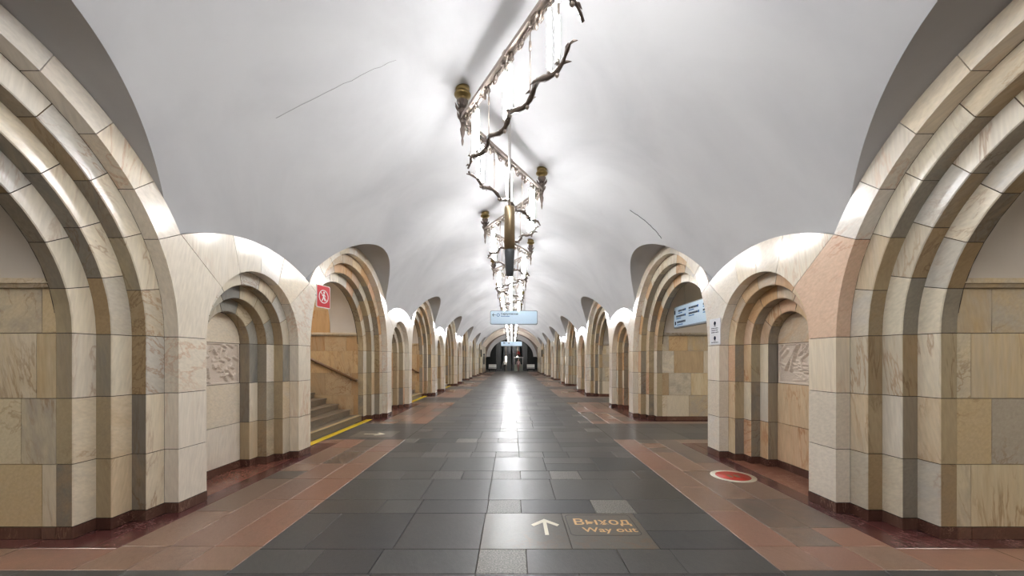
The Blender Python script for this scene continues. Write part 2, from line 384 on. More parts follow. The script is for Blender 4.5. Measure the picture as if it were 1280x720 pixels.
def relief_mesh(side):
    rr = random.Random(3 + (side > 0)); n, m = 56, 40
    mb = MB(); b = W + STEP * 4
    strokes = []
    if side < 0:
        for _ in range(46):
            x, y = rr.uniform(-0.42, 0.42), rr.uniform(0.03, 0.56); a = rr.uniform(0, 6.28); L = rr.uniform(0.04, 0.13)
            strokes.append((x, y, x + L * math.cos(a), y + L * math.sin(a), rr.uniform(0.012, 0.03), rr.uniform(0.015, 0.04)))
    else:
        strokes = [(0.28, 0.2, 0.02, 0.58, 0.02, 0.05), (0.18, 0.2, 0.10, 0.45, 0.03, 0.04), (0.02, 0.42, -0.12, 0.52, 0.02, 0.04), (0.25, 0.5, 0.36, 0.4, 0.03, 0.03), (0.3, 0.56, 0.4, 0.47, 0.02, 0.03)]
        for _ in range(26):
            x, y = rr.uniform(-0.42, 0.3), rr.uniform(0.04, 0.3); a = rr.uniform(-0.5, 0.5); L = rr.uniform(0.08, 0.25)
            strokes.append((x, y, x + L * math.cos(a), y + L * math.sin(a), 0.016, rr.uniform(0.01, 0.025)))
        for _ in range(8):
            x, y = rr.uniform(-0.4, 0.0), rr.uniform(0.2, 0.5); a = rr.uniform(1.2, 2.6)
            strokes.append((x, y, x + 0.15 * math.cos(a), y + 0.15 * math.sin(a), 0.02, 0.025))
    H = ZL[4] - ZL[3]
    for j in range(m + 1):
        for i in range(n + 1):
            x = -RN[3] + 2 * RN[3] * i / n; y = H * j / m; h = 0.0
            for (x0, y0, x1, y1, w, d) in strokes:
                dx, dy = x1 - x0, y1 - y0; t = max(0, min(1, ((x - x0) * dx + (y - y0) * dy) / (dx * dx + dy * dy)))
                q = math.hypot(x - x0 - t * dx, y - y0 - t * dy)
                if q < w: h = max(h, d * math.sqrt(1 - (q / w) ** 2))
            edge = min(x + RN[3], RN[3] - x, y, H - y)
            h = h * min(1, edge / 0.03) + rr.uniform(-0.001, 0.001)
            mb.v.append((b + 0.03 - h if edge > 0.02 else b + 0.01, x, ZL[3] + G + (H - 2 * G) * j / m))
            mb.r.append(0.0)
    for j in range(m):
        for i in range(n):
            k = j * (n + 1) + i
            mb.f.append((k, k + 1, k + n + 2, k + n + 1)); mb.m.append(0); mb.sm.append(False)
    return mb.mesh('relief', [M['relief']], flip=side < 0, recalc=False)
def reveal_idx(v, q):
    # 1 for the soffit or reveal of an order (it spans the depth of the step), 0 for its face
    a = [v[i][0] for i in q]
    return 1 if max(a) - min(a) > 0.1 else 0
def mat_for(key, side, j):
    L = side < 0
    if key == 'face': return M['face']
    if key == 'plinth': return M['plinth']
    if key.startswith('spandrel'):
        return M['pink'] if (not L and j == 0 and key[-1] == '0') else M['face']
    if key == 'pier': return M['face']
    if key.startswith('order'): return M['order'] if j < 1 else (M['pinkorder'] if random.random() < 0.35 else M['order'])
    if key.startswith('niche'):
        if L and j == 0: return M['order'] if key[-1] == '1' else M['greyorder']
        return M['pinkorder'] if not L else M['order']
    if key.startswith('njamb'):
        if L and j == 0: return M['greyorder'] if random.random() < 0.5 else M['order']
        return M['pinkorder'] if random.random() < 0.6 else M['order']
    if key == 'back': return M['face'] if L else M['pinkorder']
    return M['order']

# ------------------------------------------------------------------ structure: floor bed, walls, vault
fb = MB(); fb.box((-11.5, YBACK - 0.3, -0.3), (11.5, 75, -0.012))
floor = fb.build('floor', M['grout']); tag(floor, kind='structure')

PASS = list(range(-1, 7)); PYL = list(range(-2, 6))
NEARB = (0, 1, 2)
PP, YY = passage_pieces(), pylon_pieces()
STAIRS = {-1: (1, 2, 3), 1: ()}
def core(side):
    """dark bedding mortar behind every stone: shows only in the joints"""
    mb = MB(); d = 0.012
    ths = [PI * i / 24 for i in range(25)]
    def sweep(c, sec):
        path = [(1, 0.0, 0.0)] + [(math.cos(t), math.sin(t), 1) for t in ths] + [(-1, 0.0, 0.0)]
        v = []; f = []; k = len(sec)
        for (cx, sz, up) in path:
            for (a, r) in sec: v.append((a, c + r * cx, (ZS if up else 0.0) + r * sz))
        for i in range(len(path) - 1):
            for j in range(k - 1): f.append((i * k + j, i * k + j + 1, (i + 1) * k + j + 1, (i + 1) * k + j))
        mb.add(v, f)
    for j in PASS:
        c = YP0 + PER * j
        sec = []
        sec.append((W + d, RP[0] + 0.17)); sec.append((W + d, RP[0] + d))
        for o in range(1, 4):
            sec += [(W + STEP * o + d, RP[o - 1] + d), (W + STEP * o + d, RP[o] + d)]
        sec.append((W + STEP * 4 + 0.02, RP[3] + d))
        sweep(c, sec)
    for j in PYL:
        c = YP0 + PER * j + PER / 2
        sec = [(W + d, RN[0] + 0.36), (W + d, RN[0] + d)]
        for o in range(1, 4):
            sec += [(W + STEP * o + d, RN[o - 1] + d), (W + STEP * o + d, RN[o] + d)]
        sec.append((W + STEP * 4 + 0.06, RN[3] + d)); sec.append((W + STEP * 4 + 0.06, 0.0))
        sweep(c, sec)
    return mb
WALL = {}
for side, nm in ((-1, 'left'), (1, 'right')):
    w = core(side).build('wall_' + nm, M['grout'], flip=side < 0)
    tag(w, kind='structure'); WALL[side] = w
    cache = {}
    def place(pieces, j, yc, group_name):
        root = empty(group_name, (0, yc, 0), w)
        for i, (n, v, f, key) in enumerate(pieces):
            mt = mat_for(key, side, j)
            ck = (group_name, i, mt.name)
            if ck not in cache:
                mb = MB(); mb.add(v, f)
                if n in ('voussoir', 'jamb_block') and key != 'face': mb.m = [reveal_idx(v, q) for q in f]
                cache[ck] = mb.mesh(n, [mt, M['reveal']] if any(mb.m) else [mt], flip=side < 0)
            link(n, cache[ck], root)
        return root
    rel = relief_mesh(side)
    keys = ['face', 'order', 'plinth', 'pinkorder', 'reveal']
    far = MB()
    def addfar(pieces, yc):
        for (n, v, f, key) in pieces:
            mt = 2 if key == 'plinth' else 0 if key in ('face', 'pier', 'back') or key.startswith('spandrel') else (3 if random.random() < 0.4 else 1)
            far.add([(p[0], p[1] + yc, p[2]) for p in v], f, mt, random.random() + 0.001)
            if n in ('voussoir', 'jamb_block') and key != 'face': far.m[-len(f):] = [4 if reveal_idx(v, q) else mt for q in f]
    for j in PASS:
        yc = YP0 + PER * j
        if j in NEARB: place(PP, j, yc, 'passage_arch')
        else: addfar(PP, yc)
    for j in PYL:
        yc = YP0 + PER * j + PER / 2
        if j in NEARB:
            rt = place(YY, j, yc, 'pylon')
        else:
            addfar(YY, yc)
        link('relief_panel', rel, rt if j in NEARB else w, (0, 0, 0) if j in NEARB else (0, yc, 0))
    # closing pier at the far end and the wall face behind the camera
    y = YEND0
    while y < YEND1 - 0.1:
        y1 = min(YEND1, y + 1.17)
        for k, (z0, z1) in enumerate(((0, .11), (.11, .68), (.68, 1.28), (1.28, 1.875), (1.875, 2.6), (2.6, 3.33))):
            mb = MB(); mb.box((W - (0.004 if k == 0 else 0), y + G, z0 + G), (W + 0.3, y1 - G, z1 - G))
            far.add(mb.v, mb.f, 2 if k == 0 else 1, random.random() + 0.001)
        y = y1
    fo = far.build('distant_marble_cladding', [M[k] for k in keys], w, flip=side < 0); fo['kind'] = 'stuff'

# vault, lunettes over every passage
def column_bottom(y):
    k = math.floor((y - YP0) / PER + 0.5); d = y - (YP0 + PER * k)
    if abs(d) <= DV: return ext_z(d)
    d2 = d - PER / 2 if d > 0 else d + PER / 2
    return top_arc(d2)
ys = []
y = YBACK
while y < YEND0 - 1e-6: ys.append(y); y += 0.07
for j in range(-2, 7):
    c = YP0 + PER * j
    ys += [c - DV, c + DV, c - DV + 0.012, c + DV - 0.012]
ys = sorted(set(round(q, 4) for q in ys if YBACK <= q <= YEND0)) + [YEND0]
vm = MB(); NR = 26
for y in ys:
    zb = column_bottom(y)
    th = math.asin(min(1, (zb - VZ) / VR))
    row = [(-(W + 0.02), y, zb)]
    row += [(-VR * math.cos(th + (PI / 2 - th) * k / NR), y, VZ + VR * math.sin(th + (PI / 2 - th) * k / NR)) for k in range(NR + 1)]
    row += [(-p[0], p[1], p[2]) for p in reversed(row[:-1])]
    vm.v += row; vm.r += [0.0] * len(row)
K = 2 * NR + 3
for i in range(len(ys) - 1):
    for k in range(K - 1):
        vm.f.append((i * K + k, i * K + k + 1, (i + 1) * K + k + 1, (i + 1) * K + k)); vm.m.append(0); vm.sm.append(0 < k < K - 2)
ceiling = vm.build('ceiling', M['plaster'], recalc=False); tag(ceiling, kind='structure')
# lunette rims must stay crisp: the vault edge is split from the lunette soffit
bm = bmesh.new(); bm.from_mesh(ceiling.data)
ed = [e for e in bm.edges if len(e.link_faces) == 2 and e.link_faces[0].smooth != e.link_faces[1].smooth]
bmesh.ops.split_edges(bm, edges=ed)
for f in bm.faces: f.smooth = True
bm.to_mesh(ceiling.data); bm.free()

# lower vault of the last bay
em = MB(); er = 4.17; ez = EYE + 3.6 - er; n = 40
t0 = math.asin((3.33 - ez) / er) if abs((3.33 - ez) / er) < 1 else 0.5
ring = [(er * math.cos(t0 + (PI - 2 * t0) * k / n), ez + er * math.sin(t0 + (PI - 2 * t0) * k / n)) for k in range(n + 1)]
for yy, grow in ((YEND0 + 0.02, 0.9), (YEND0 + 0.02, 0.0), (YEND1, 0.0), (YEND1, 0.9)):
    em.v += [(p[0] * (1 + grow / er), yy, ez + (p[1] - ez) * (1 + grow / er)) for p in ring]; em.r += [0.0] * (n + 1)
for q in range(3):
    for k in range(n):
        em.f.append((q * (n + 1) + k, q * (n + 1) + k + 1, (q + 1) * (n + 1) + k + 1, (q + 1) * (n + 1) + k)); em.m.append(0); em.sm.append(False)
o = em.build('last_bay_vault', M['peach'], ceiling, recalc=False)
# wall closing the hall behind the camera
bw = MB(); bw.box((-4.5, YBACK - 0.2, 0), (4.5, YBACK, 5.6))
tag(bw.build('wall_back', M['face']), kind='structure')

# hairline cracks in the plaster
def on_vault(x, y, lift=0.003):
    rr = VR - lift
    return (x, y, VZ + math.sqrt(rr * rr - x * x))
def crack(pts, rad, mat, name):
    rr = random.Random(5); P = []
    for a, b in zip(pts[:-1], pts[1:]):
        for k in range(5):
            t = k / 5; P.append(on_vault(a[0] + (b[0] - a[0]) * t + rr.uniform(-.012, .012), a[1] + (b[1] - a[1]) * t + rr.uniform(-.012, .012)))
    P.append(on_vault(*pts[-1]))
    MB().tube(P, rad, 5).build(name, mat, ceiling)

# ------------------------------------------------------------------ passages: walls, cornices, small vaults
AIN = W + STEP * 4
cour = [(0.0, 0.11), (0.11, 0.68), (0.68, 1.28), (1.28, ZS), (ZS, 2.28)]
def passage_inside(side, j, stairs):
    w = WALL[side]; yc = YP0 + PER * j; near = j in (0, 1)
    rr = random.Random(100 + j * 7 + side)
    aend = 8.4 if stairs else 6.3
    root = empty('passage_lining', (0, yc, 0), w)
    join = MB()
    for s in (1, -1):
        for ci, (z0, z1) in enumerate(cour):
            if stairs and ci == 0: z0 = 0
            a = AIN
            while a < aend - 0.02:
                L = rr.uniform(0.5, 0.8) if ci else rr.uniform(1.0, 1.4)
                if a == AIN: L = rr.choice((0.13, 0.18, 0.32))
                a1 = min(aend, a + L)
                if aend - a1 < 0.25: a1 = aend
                e = 0.008 if ci == 0 else 0
                mb = MB(); mb.box((a + 0.003, min(s * (RP[3] - e), s * 1.58), z0 + 0.003), (a1 - 0.003, max(s * (RP[3] - e), s * 1.58), z1 - 0.003))
                mt = M['plinth'] if ci == 0 else (M['brown'] if (stairs or (side > 0 and rr.random() < 0.12)) else M['wall'])
                if near and s > 0: mb.build('wall_slab' if ci else 'plinth_block', mt, root, flip=side < 0)
                else: join.add(mb.v, mb.f, 0 if ci == 0 else (2 if mt is M['brown'] else 1), rr.random() + .001)
                a = a1
        cm = MB()
        cm.prism([(s * 1.53, 2.28), (s * 1.50, 2.285), (s * 1.49, 2.315), (s * 1.47, 2.32), (s * 1.47, 2.365), (s * 1.53, 2.37), (s * 1.58, 2.37), (s * 1.58, 2.28)], AIN + 0.01, aend if not stairs else 8.4, 0)
        cm.build('cornice', M['wall'], root, flip=side < 0)
    jo = join.build('lining_slabs', [M['plinth'], M['wall'], M['brown']], root, flip=side < 0); jo['kind'] = 'stuff'
    # plaster vault and the mortar shell behind the slabs
    aplas = 4.85 if stairs else aend
    vb = MB(); n = 20; v = []; f = []
    for a in (AIN - 0.02, aplas):
        v += [(a, 1.53 * math.cos(PI * k / n), 2.37 + 1.53 * math.sin(PI * k / n)) for k in range(n + 1)]
    f = [(k, k + 1, n + 2 + k, n + 1 + k) for k in range(n)]
    vb.add(v, f, 0, 0, True)
    vb.build('passage_vault', M['plaster2'], root, flip=side < 0, recalc=False)
    if stairs:
        hb = MB()
        # upper marble room over the stairs
        rowz = [(2.37, 2.97), (2.97, 3.6), (3.6, 4.4)]
        for s in (1, -1):
            for (z0, z1) in rowz:
                a = 4.86
                while a < aend - 0.02:
                    a1 = min(aend, a + rr.uniform(0.6, 0.9))
                    mb = MB(); mb.box((a + .003, min(s * 1.53, s * 1.6), z0 + .003), (a1 - .003, max(s * 1.53, s * 1.6), z1 - .003))
                    hb.add(mb.v, mb.f, 0, rr.random() + .001); a = a1
        for k in range(8):
            hb.box((aend + 0.0, -1.6 + 0.4 * k, 0), (aend + 0.1, -1.2 + 0.4 * k, 4.4), 0, rr.random() + .001)
        ho = hb.build('stair_hall_slabs', [M['brown']], root, flip=side < 0); ho['kind'] = 'stuff'
        pb = MB(); pb.box((4.8, -1.7, 4.4), (8.6, 1.7, 4.6))
        pb.box((4.80, -1.7, 3.95), (4.86, 1.7, 4.5))
        pb.build('stair_hall_ceiling', M['plaster2'], root, flip=side < 0)
    return root
for side in (-1, 1):
    for j in PASS: passage_inside(side, j, j in STAIRS[side])
# platform halls behind the passages
def platform_hall(side, y0, y1, js, name):
    mb = MB(); v = []; f = []
    # inner wall with arched holes
    yy = []; q = y0
    while q < y1: yy.append(q); q += 0.1
    for j in js:
        c = YP0 + PER * j; yy += [c - 1.53, c + 1.53, c - 1.5301, c + 1.5301]
    yy = sorted(set(round(t, 4) for t in yy)) + [y1]
    for t in yy:
        zb = 0.0
        for j in js:
            d = t - (YP0 + PER * j)
            if abs(d) <= 1.53: zb = 2.37 + math.sqrt(max(0, 1.53 ** 2 - d * d))
        v += [(6.3, t, zb), (6.3, t, 4.3)]
    f = [(2 * i, 2 * i + 1, 2 * i + 3, 2 * i + 2) for i in range(len(yy) - 1)]
    mb.add(v, f, 0)
    n = 12; v = []
    for t in (y0, y1): v += [(8.5 + 2.2 * math.cos(PI * k / n), t, 4.3 + 0.9 * math.sin(PI * k / n)) for k in range(n + 1)]
    mb.add(v, [(k, k + 1, n + 2 + k, n + 1 + k) for k in range(n)], 0)
    mb.add([(10.7, y0, 0), (10.7, y1, 0), (10.7, y1, 4.3), (10.7, y0, 4.3)], [(0, 1, 2, 3)], 1)
    for t in (y0, y1):
        mb.add([(6.3, t, 0), (10.7, t, 0), (10.7, t, 5.2), (6.3, t, 5.2)], [(0, 1, 2, 3)], 0)
    o = mb.build(name, [M['plaster2'], M['wall']], None, flip=side < 0, recalc=False); tag(o, kind='structure')
    q = y0 + 1.2
    while q < y1 - 1:
        t = empty('platform_lamp', (side * 8.5, q, 4.95))
        MB().box((-0.12, -0.7, 0.06), (0.12, 0.7, 0.2)).build('housing', M['white'], t)
        MB().tube([(0, -0.6, 0.02), (0, 0.6, 0.02)], 0.035, 8).build('lamp_tube', M['ptube'], t)
        tag(t, 'white strip lamp under the vault of the platform behind the %s' % ('stair side passages' if side < 0 else 'passages facing the stairs'), 'lamp', 'platform strip lamps')
        q += 3.5
platform_hall(1, YBACK, 50, PASS, 'wall_platform_right')
platform_hall(-1, YBACK, 5.6, (-1, 0), 'wall_platform_left')
platform_hall(-1, 26.5, 50, (4, 5, 6), 'wall_platform_far_left')

# stairs
for j in STAIRS[-1]:
    yc = YP0 + PER * j; x0 = -(AIN + 0.02)
    st = empty('staircase', (x0, yc, 0))
    tag(st, ['granite staircase nearest the red no-entry sign, rising behind a yellow line', 'granite staircase in the second stair passage past the no-entry sign', 'granite staircase in the third stair passage past the no-entry sign'][j - 1], 'staircase', 'passage staircases')
    ns = 12
    for i in range(ns):
        sb = MB(); sb.box((0.12 - 0.32 * (i + 1), -1.52, 0.15 * i), (0.12 - 0.32 * i + 0.0, 1.52, 0.15 * (i + 1) - 0.03))
        sb.box((0.12 - 0.32 * (i + 1) - 0.0, -1.52, 0.15 * (i + 1) - 0.03), (0.12 - 0.32 * i + 0.025, 1.52, 0.15 * (i + 1)))
        sb.build('step', M['step'], st)
    MB().box((-4.25, -1.52, 0), (0.12 - 0.32 * ns, 1.52, 0.15 * ns)).build('landing', M['step'], st)
    ed = MB(); ed.box((0.04, -1.5, 0.15), (0.12, 1.5, 0.154)); ed.build('sand_edge_strip', M['sand'], st)
    for s in (1, -1):
        hr = empty('handrail', (x0, yc + s * 1.46, 0))
        tag(hr, 'sloping wooden handrail on the %s wall of the %s stair passage' % ('far' if s > 0 else 'near', ['first', 'second', 'third'][j - 1]), 'handrail', 'stair handrails')
        MB().tube([(0.02, 0, 1.07), (-0.05, 0, 1.1), (-3.6, 0, 2.78)], 0.035, 8).build('rail', M['wood'], hr)
        for k in range(4):
            xx = -0.15 - 0.95 * k; zz = 1.12 + (0.1 + 0.95 * k) * 0.473
            MB().tube([(xx, 0, zz - 0.03), (xx, 0, zz - 0.08), (xx, s * 0.09, zz - 0.08)], 0.012, 6).build('bracket', M['bronze'], hr)
    yl = MB(); yl.box((-(W + 0.44), yc - 1.72, 0.0005), (-(W + 0.28), yc + 1.72, 0.003))
    tag(yl.build('yellow_line', M['yellow']), ['yellow painted line at the foot of the first staircase', 'yellow painted line at the foot of the second staircase', 'yellow painted line at the foot of the third staircase'][j - 1], 'floor marking', 'yellow stair lines')

for j in STAIRS[-1]:  # strip lights added to brighten the steps
    t = empty('added_stair_light', (-6.6, YP0 + PER * j, 4.2)); tag(t, 'added fill light under the ceiling over the %s staircase' % ['first', 'second', 'third'][j - 1], 'lamp', 'added stair hall lights')
    MB().box((-0.1, -0.7, 0.06), (0.1, 0.7, 0.2)).build('housing', M['white'], t)
    MB().tube([(0, -0.6, 0.02), (0, 0.6, 0.02)], 0.03, 8).build('lamp_tube', M['ptube'], t)

# ------------------------------------------------------------------ floor tiles
tile_cache = {}
def tile_mesh(kind, w, d, mat):
    k = (round(w, 3), round(d, 3), mat.name)
    if k not in tile_cache:
        mb = MB(); g = 0.0025; c = 0.003
        lo = [(g, g), (w - g, g), (w - g, d - g), (g, d - g)]; hi = [(g + c, g + c), (w - g - c, g + c), (w - g - c, d - g - c), (g + c, d - g - c)]
        v = [(x, y, -0.012) for x, y in lo] + [(x, y, -0.0025) for x, y in lo] + [(x, y, 0.0) for x, y in hi]
        f = [(8, 9, 10, 11)]
        for b in (0, 4):
            for i in range(4): f.append((b + i, b + (i + 1) % 4, b + 4 + (i + 1) % 4, b + 4 + i))
        mb.add(v, f); tile_cache[k] = mb.mesh(kind, [mat])
    return tile_cache[k]
farfloor = MB(); FM = ['dark', 'rough', 'brgr', 'pinkgr', 'redfloor', 'nichefloor', 'signtile']
NTILE = 0
def tile(x0, x1, y0, y1, mk, near=True):
    global NTILE
    if x1 - x0 < 0.03 or y1 - y0 < 0.03: return
    if near and NTILE < 295 and y1 > 1.6:
        NTILE += 1
        return link('floor_tile', tile_mesh('floor_tile', x1 - x0, y1 - y0, M[mk]), floor, (x0, y0, 0))
    me = MB(); me.add([(x0 + .0025, y0 + .0025, 0), (x1 - .0025, y0 + .0025, 0), (x1 - .0025, y1 - .0025, 0), (x0 + .0025, y1 - .0025, 0)], [(0, 1, 2, 3)])
    farfloor.add(me.v, me.f, FM.index(mk), random.random() + .001)
rt = random.Random(21)
XB = 2.13
# central dark field
fixed = {(3.38, 4.17)}
rows = []; y = 2.99
while y > YBACK: y -= 0.4 if len(rows) % 2 else 0.79; rows.append(y)
start = rows[-1]
bounds = []
y = 2.99 - 0.39 - 0.0
seq = [2.99, 3.38, 4.17, 4.57, 5.36, 5.76, 6.55, 6.95, 7.74, 8.14, 8.93, 9.33]
y = seq[-1]; k = 0
while y < YEND1 - 0.5:
    y += 0.79 if k % 2 == 0 else 0.4; seq.append(y); k += 1
seq.append(YEND1)
y = 2.99; k = 0; pre = []
while y > YBACK: y -= 0.79 if k % 2 == 0 else 0.4; pre.append(max(y, YBACK)); k += 1
seq = list(reversed(pre)) + seq
for a, b in zip(seq[:-1], seq[1:]):
    if b - a < 0.05: continue
    near = 1.6 < a < 11.0
    small = (b - a) < 0.5
    if abs(a - 3.38) < 0.01: xs = [-2.13, -1.75, -0.98, -0.23, 0.57, 1.33, 2.13]
    elif abs(a - 2.99) < 0.01: xs = [-2.13, -1.55, -1.05, -0.23, 0.17, 0.95, 1.4, 2.13]
    elif abs(a - 4.17) < 0.01: xs = [-2.13, -1.4, -0.98, -0.22, 0.15, 0.95, 1.38, 2.13]
    else:
        off = rt.choice((-0.23, -0.23, 0.17, -0.62))
        xs = [-XB, XB]; x = off
        if small:
            x = -0.23; xs += [x, x + 0.4]; q = x + 0.4
            while q < XB - 0.5: q += rt.choice((0.8, 0.8, 0.42)); xs.append(q)
            q = x
            while q > -XB + 0.5: q -= rt.choice((0.8, 0.8, 0.42)); xs.append(q)
        else:
            q = off
            while q < XB - 0.45: xs.append(q); q += 0.79
            q = off - 0.79
            while q > -XB + 0.45: xs.append(q); q -= 0.79
        xs = sorted(set(round(t, 3) for t in xs if -XB <= t <= XB))
        xs = [t for i, t in enumerate(xs) if i == 0 or t - xs[i - 1] > 0.08 or t == XB]
        if xs[-1] - xs[-2] < 0.08: xs.pop(-2)
    for x0, x1 in zip(xs[:-1], xs[1:]):
        mk = 'dark'
        if small and x1 - x0 < 0.55 and rt.random() < (0.95 if abs(x0 + 0.23) < 0.02 else 0.55): mk = 'rough'
        if abs(a - 3.38) < 0.01 and (abs(x0 + 0.23) < .01 or abs(x0 - 0.57) < .01): mk = 'signtile'
        if not small and rt.random() < 0.25 and mk == 'dark':
            ym = a + rt.choice((0.4, 0.42, 0.36)); tile(x0, x1, a, ym, mk, near); tile(x0, x1, ym, b, mk, near)
        else: tile(x0, x1, a, b, mk, near)
# side zones: brown granite in front of every pylon, dark cross bands through the passages
XR = 3.37
for side in (-1, 1):
    def T(a0, a1, y0, y1, mk, near):
        tile(min(side * a0, side * a1), max(side * a0, side * a1), y0, y1, mk, near)
    for j in range(-2, 6):
        y0 = YP0 + PER * j + 1.0; y1 = y0 + PER - 2.0
        if j == 5: y1 = YEND1
        y0 = max(y0, YBACK)
        if y1 <= YBACK: continue
        for (a0, a1, mks) in ((XB, 2.55, ('pinkgr', 'brgr')), (2.55, 2.95, ('brgr', 'brgr', 'brgr', 'pinkgr')), (2.95, XR, ('brgr',))):
            q = y0; first = True
            while q < y1 - 0.01:
                L = 0.39 if first else rt.choice((0.38, 0.8, 0.8, 1.15)); first = False
                q1 = min(y1, q + L)
                if y1 - q1 < 0.3: q1 = y1
                T(a0, a1, q, q1, rt.choice(mks), j == 0 or (j == 1 and q < 13) and side > 0)
                q = q1
        # red marble skirting strip and niche floor
        T(XR, W + 0.1, y0 + 0.35, y1 - 0.35, 'redfloor', j == 0)
        if j < 5:
            T(W + 0.1, AIN + 0.05, y0 + 1.52, y1 - 1.52, 'nichefloor', j == 0)
        for (b0, b1, e0, e1) in ((y0, y0 + 0.35, y0 + 0.35, y0 + 1.4), (y1 - 0.35, y1, y1 - 1.4, y1 - 0.35)):
            T(XR, 4.2, b0, b1, 'brgr', j == 0); T(4.2, 6.3, b0, b1, 'brgr', False)
            T(W + 0.1, 4.2, e0, e1, 'redfloor', j == 0); T(4.2, 6.3, e0, e1, 'redfloor', False)
    for j in range(-1, 7):
        c = YP0 + PER * j
        a = XB
        while a < 6.25:
            a1 = min(6.3, a + 0.8)
            T(a, a1, c - 1.0, c - 0.3, 'dark', False); T(a, a1, c - 0.3, c + 0.4, 'dark', False); T(a, a1, c + 0.4, c + 1.0, 'dark', j == 0)
            a = a1
    q = YBACK
    while q < 50:
        if side > 0 or q < 5 or q > 26.6: T(6.3, 8.5, q, q + 1.2, 'dark', False); T(8.5, 10.7, q, q + 1.2, 'dark', False)
        q += 1.2
q = YEND1
while q < 74:
    for i in range(10): tile(-6 + 1.2 * i, -4.8 + 1.2 * i, q, q + 1.2, 'dark', False)
    q += 1.2
fo = farfloor.build('distant_floor_tiles', [M[k] for k in FM], floor, recalc=False); fo['kind'] = 'stuff'

# ------------------------------------------------------------------ text helper
def text_mesh(body, size, mat, name='lettering', extrude=0.0, bold=0.0):
    cu = bpy.data.curves.new('t', 'FONT'); cu.body = body; cu.size = size; cu.extrude = extrude; cu.resolution_u = 3; cu.offset = bold
    ob = bpy.data.objects.new('t', cu); COL.objects.link(ob)
    dg = bpy.context.evaluated_depsgraph_get(); dg.update()
    me = bpy.data.meshes.new_from_object(ob.evaluated_get(dg)); me.name = name
    bpy.data.objects.remove(ob); bpy.data.curves.remove(cu)
    me.materials.clear(); me.materials.append(mat)
    return me
def rounded(x0, x1, y0, y1, r, n=5):
    out = []
    for cx, cy, a in ((x1 - r, y1 - r, 0), (x0 + r, y1 - r, 90), (x0 + r, y0 + r, 180), (x1 - r, y0 + r, 270)):
        for k in range(n + 1): out.append((cx + r * math.cos(R(a + 90 * k / n)), cy + r * math.sin(R(a + 90 * k / n))))
    return out
def frame_poly(mb, outer, inner, lo, hi, axis, m=0):
    n = len(outer)
    def pt(p, h): return (h, p[0], p[1]) if axis == 0 else ((p[0], h, p[1]) if axis == 1 else (p[0], p[1], h))
    v = [pt(p, lo) for p in outer] + [pt(p, lo) for p in inner] + [pt(p, hi) for p in outer] + [pt(p, hi) for p in inner]
    f = []
    for i in range(n):
        j = (i + 1) % n
        f += [(i, j, n + j, n + i), (2 * n + i, 2 * n + j, 3 * n + j, 3 * n + i), (i, j, 2 * n + j, 2 * n + i), (n + i, n + j, 3 * n + j, 3 * n + i)]
    mb.add(v, f, m)
ARROW = [(-0.03, -0.5), (0.07, -0.5), (0.07, 0.2), (0.34, -0.02), (0.41, 0.08), (0.02, 0.42), (-0.37, 0.08), (-0.30, -0.02), (-0.03, 0.2)]

# floor writing: arrow and way out
ar = MB(); ar.prism([(0.37 + p[0] * 0.36, 3.85 + p[1] * 0.40) for p in ARROW], 0.0003, 0.0015, 2)
tag(ar.build('floor_arrow', M['bone']), 'white arrow inlaid in the grey tile beside the way out lettering', 'floor marking')
wo = empty('way_out_inlay', (0.57, 3.38, 0.0003)); tag(wo, 'brass way out lettering in a rounded outline on the grey floor tile', 'floor marking')
l1 = link('lettering', text_mesh('Выход', 0.20, M['gold'], bold=0.003), wo, (0.09, 0.50, 0.0008)); l1.scale = (0.92, 1, 1)
l2 = link('lettering', text_mesh('Way out', 0.145, M['gold'], bold=0.002), wo, (0.16, 0.335, 0.0008)); l2.scale = (1.0, 1, 1)
fr = MB(); frame_poly(fr, rounded(0.03, 0.70, 0.26, 0.745, 0.05), rounded(0.036, 0.694, 0.266, 0.739, 0.045), 0, 0.0008, 2); fr.build('outline', M['black'], wo)
# second arrow by the stairs
at = MB(); at.box((-3.35, 8.25, 0.0002), (-2.55, 9.0, 0.001)); 
pa = empty('stair_arrow_inlay', (-2.95, 8.62, 0)); tag(pa, 'white arrow on a pale grey tile in front of the first staircase', 'floor marking')
MB().box((-0.45, -0.36, 0.0002), (0.45, 0.36, 0.001)).build('tile_plate', M['signtile'], pa)
MB().prism([(-p[1] * -0.5, p[0] * 0.4) for p in ARROW], 0.001, 0.0022, 2).build('arrow', M['bone'], pa)
# red floor disc
dc = empty('floor_sticker', (3.15, 5.5, 0.0005)); tag(dc, 'round red floor sticker with a white rim beside the niche', 'floor sticker')
MB().lathe([(0.29, 0), (0.29, 0.002)], 40).build('rim', M['bone'], dc)
MB().lathe([(0.225, 0.002), (0.225, 0.003)], 40).build('disc', M['floorred'], dc)
pm = MB()
for x in (-0.05, 0.05): pm.prism(rounded(x - 0.03, x + 0.03, -0.07, 0.06, 0.028, 3), 0.003, 0.0036, 2)
pm.build('footprints', M['tan'], dc)

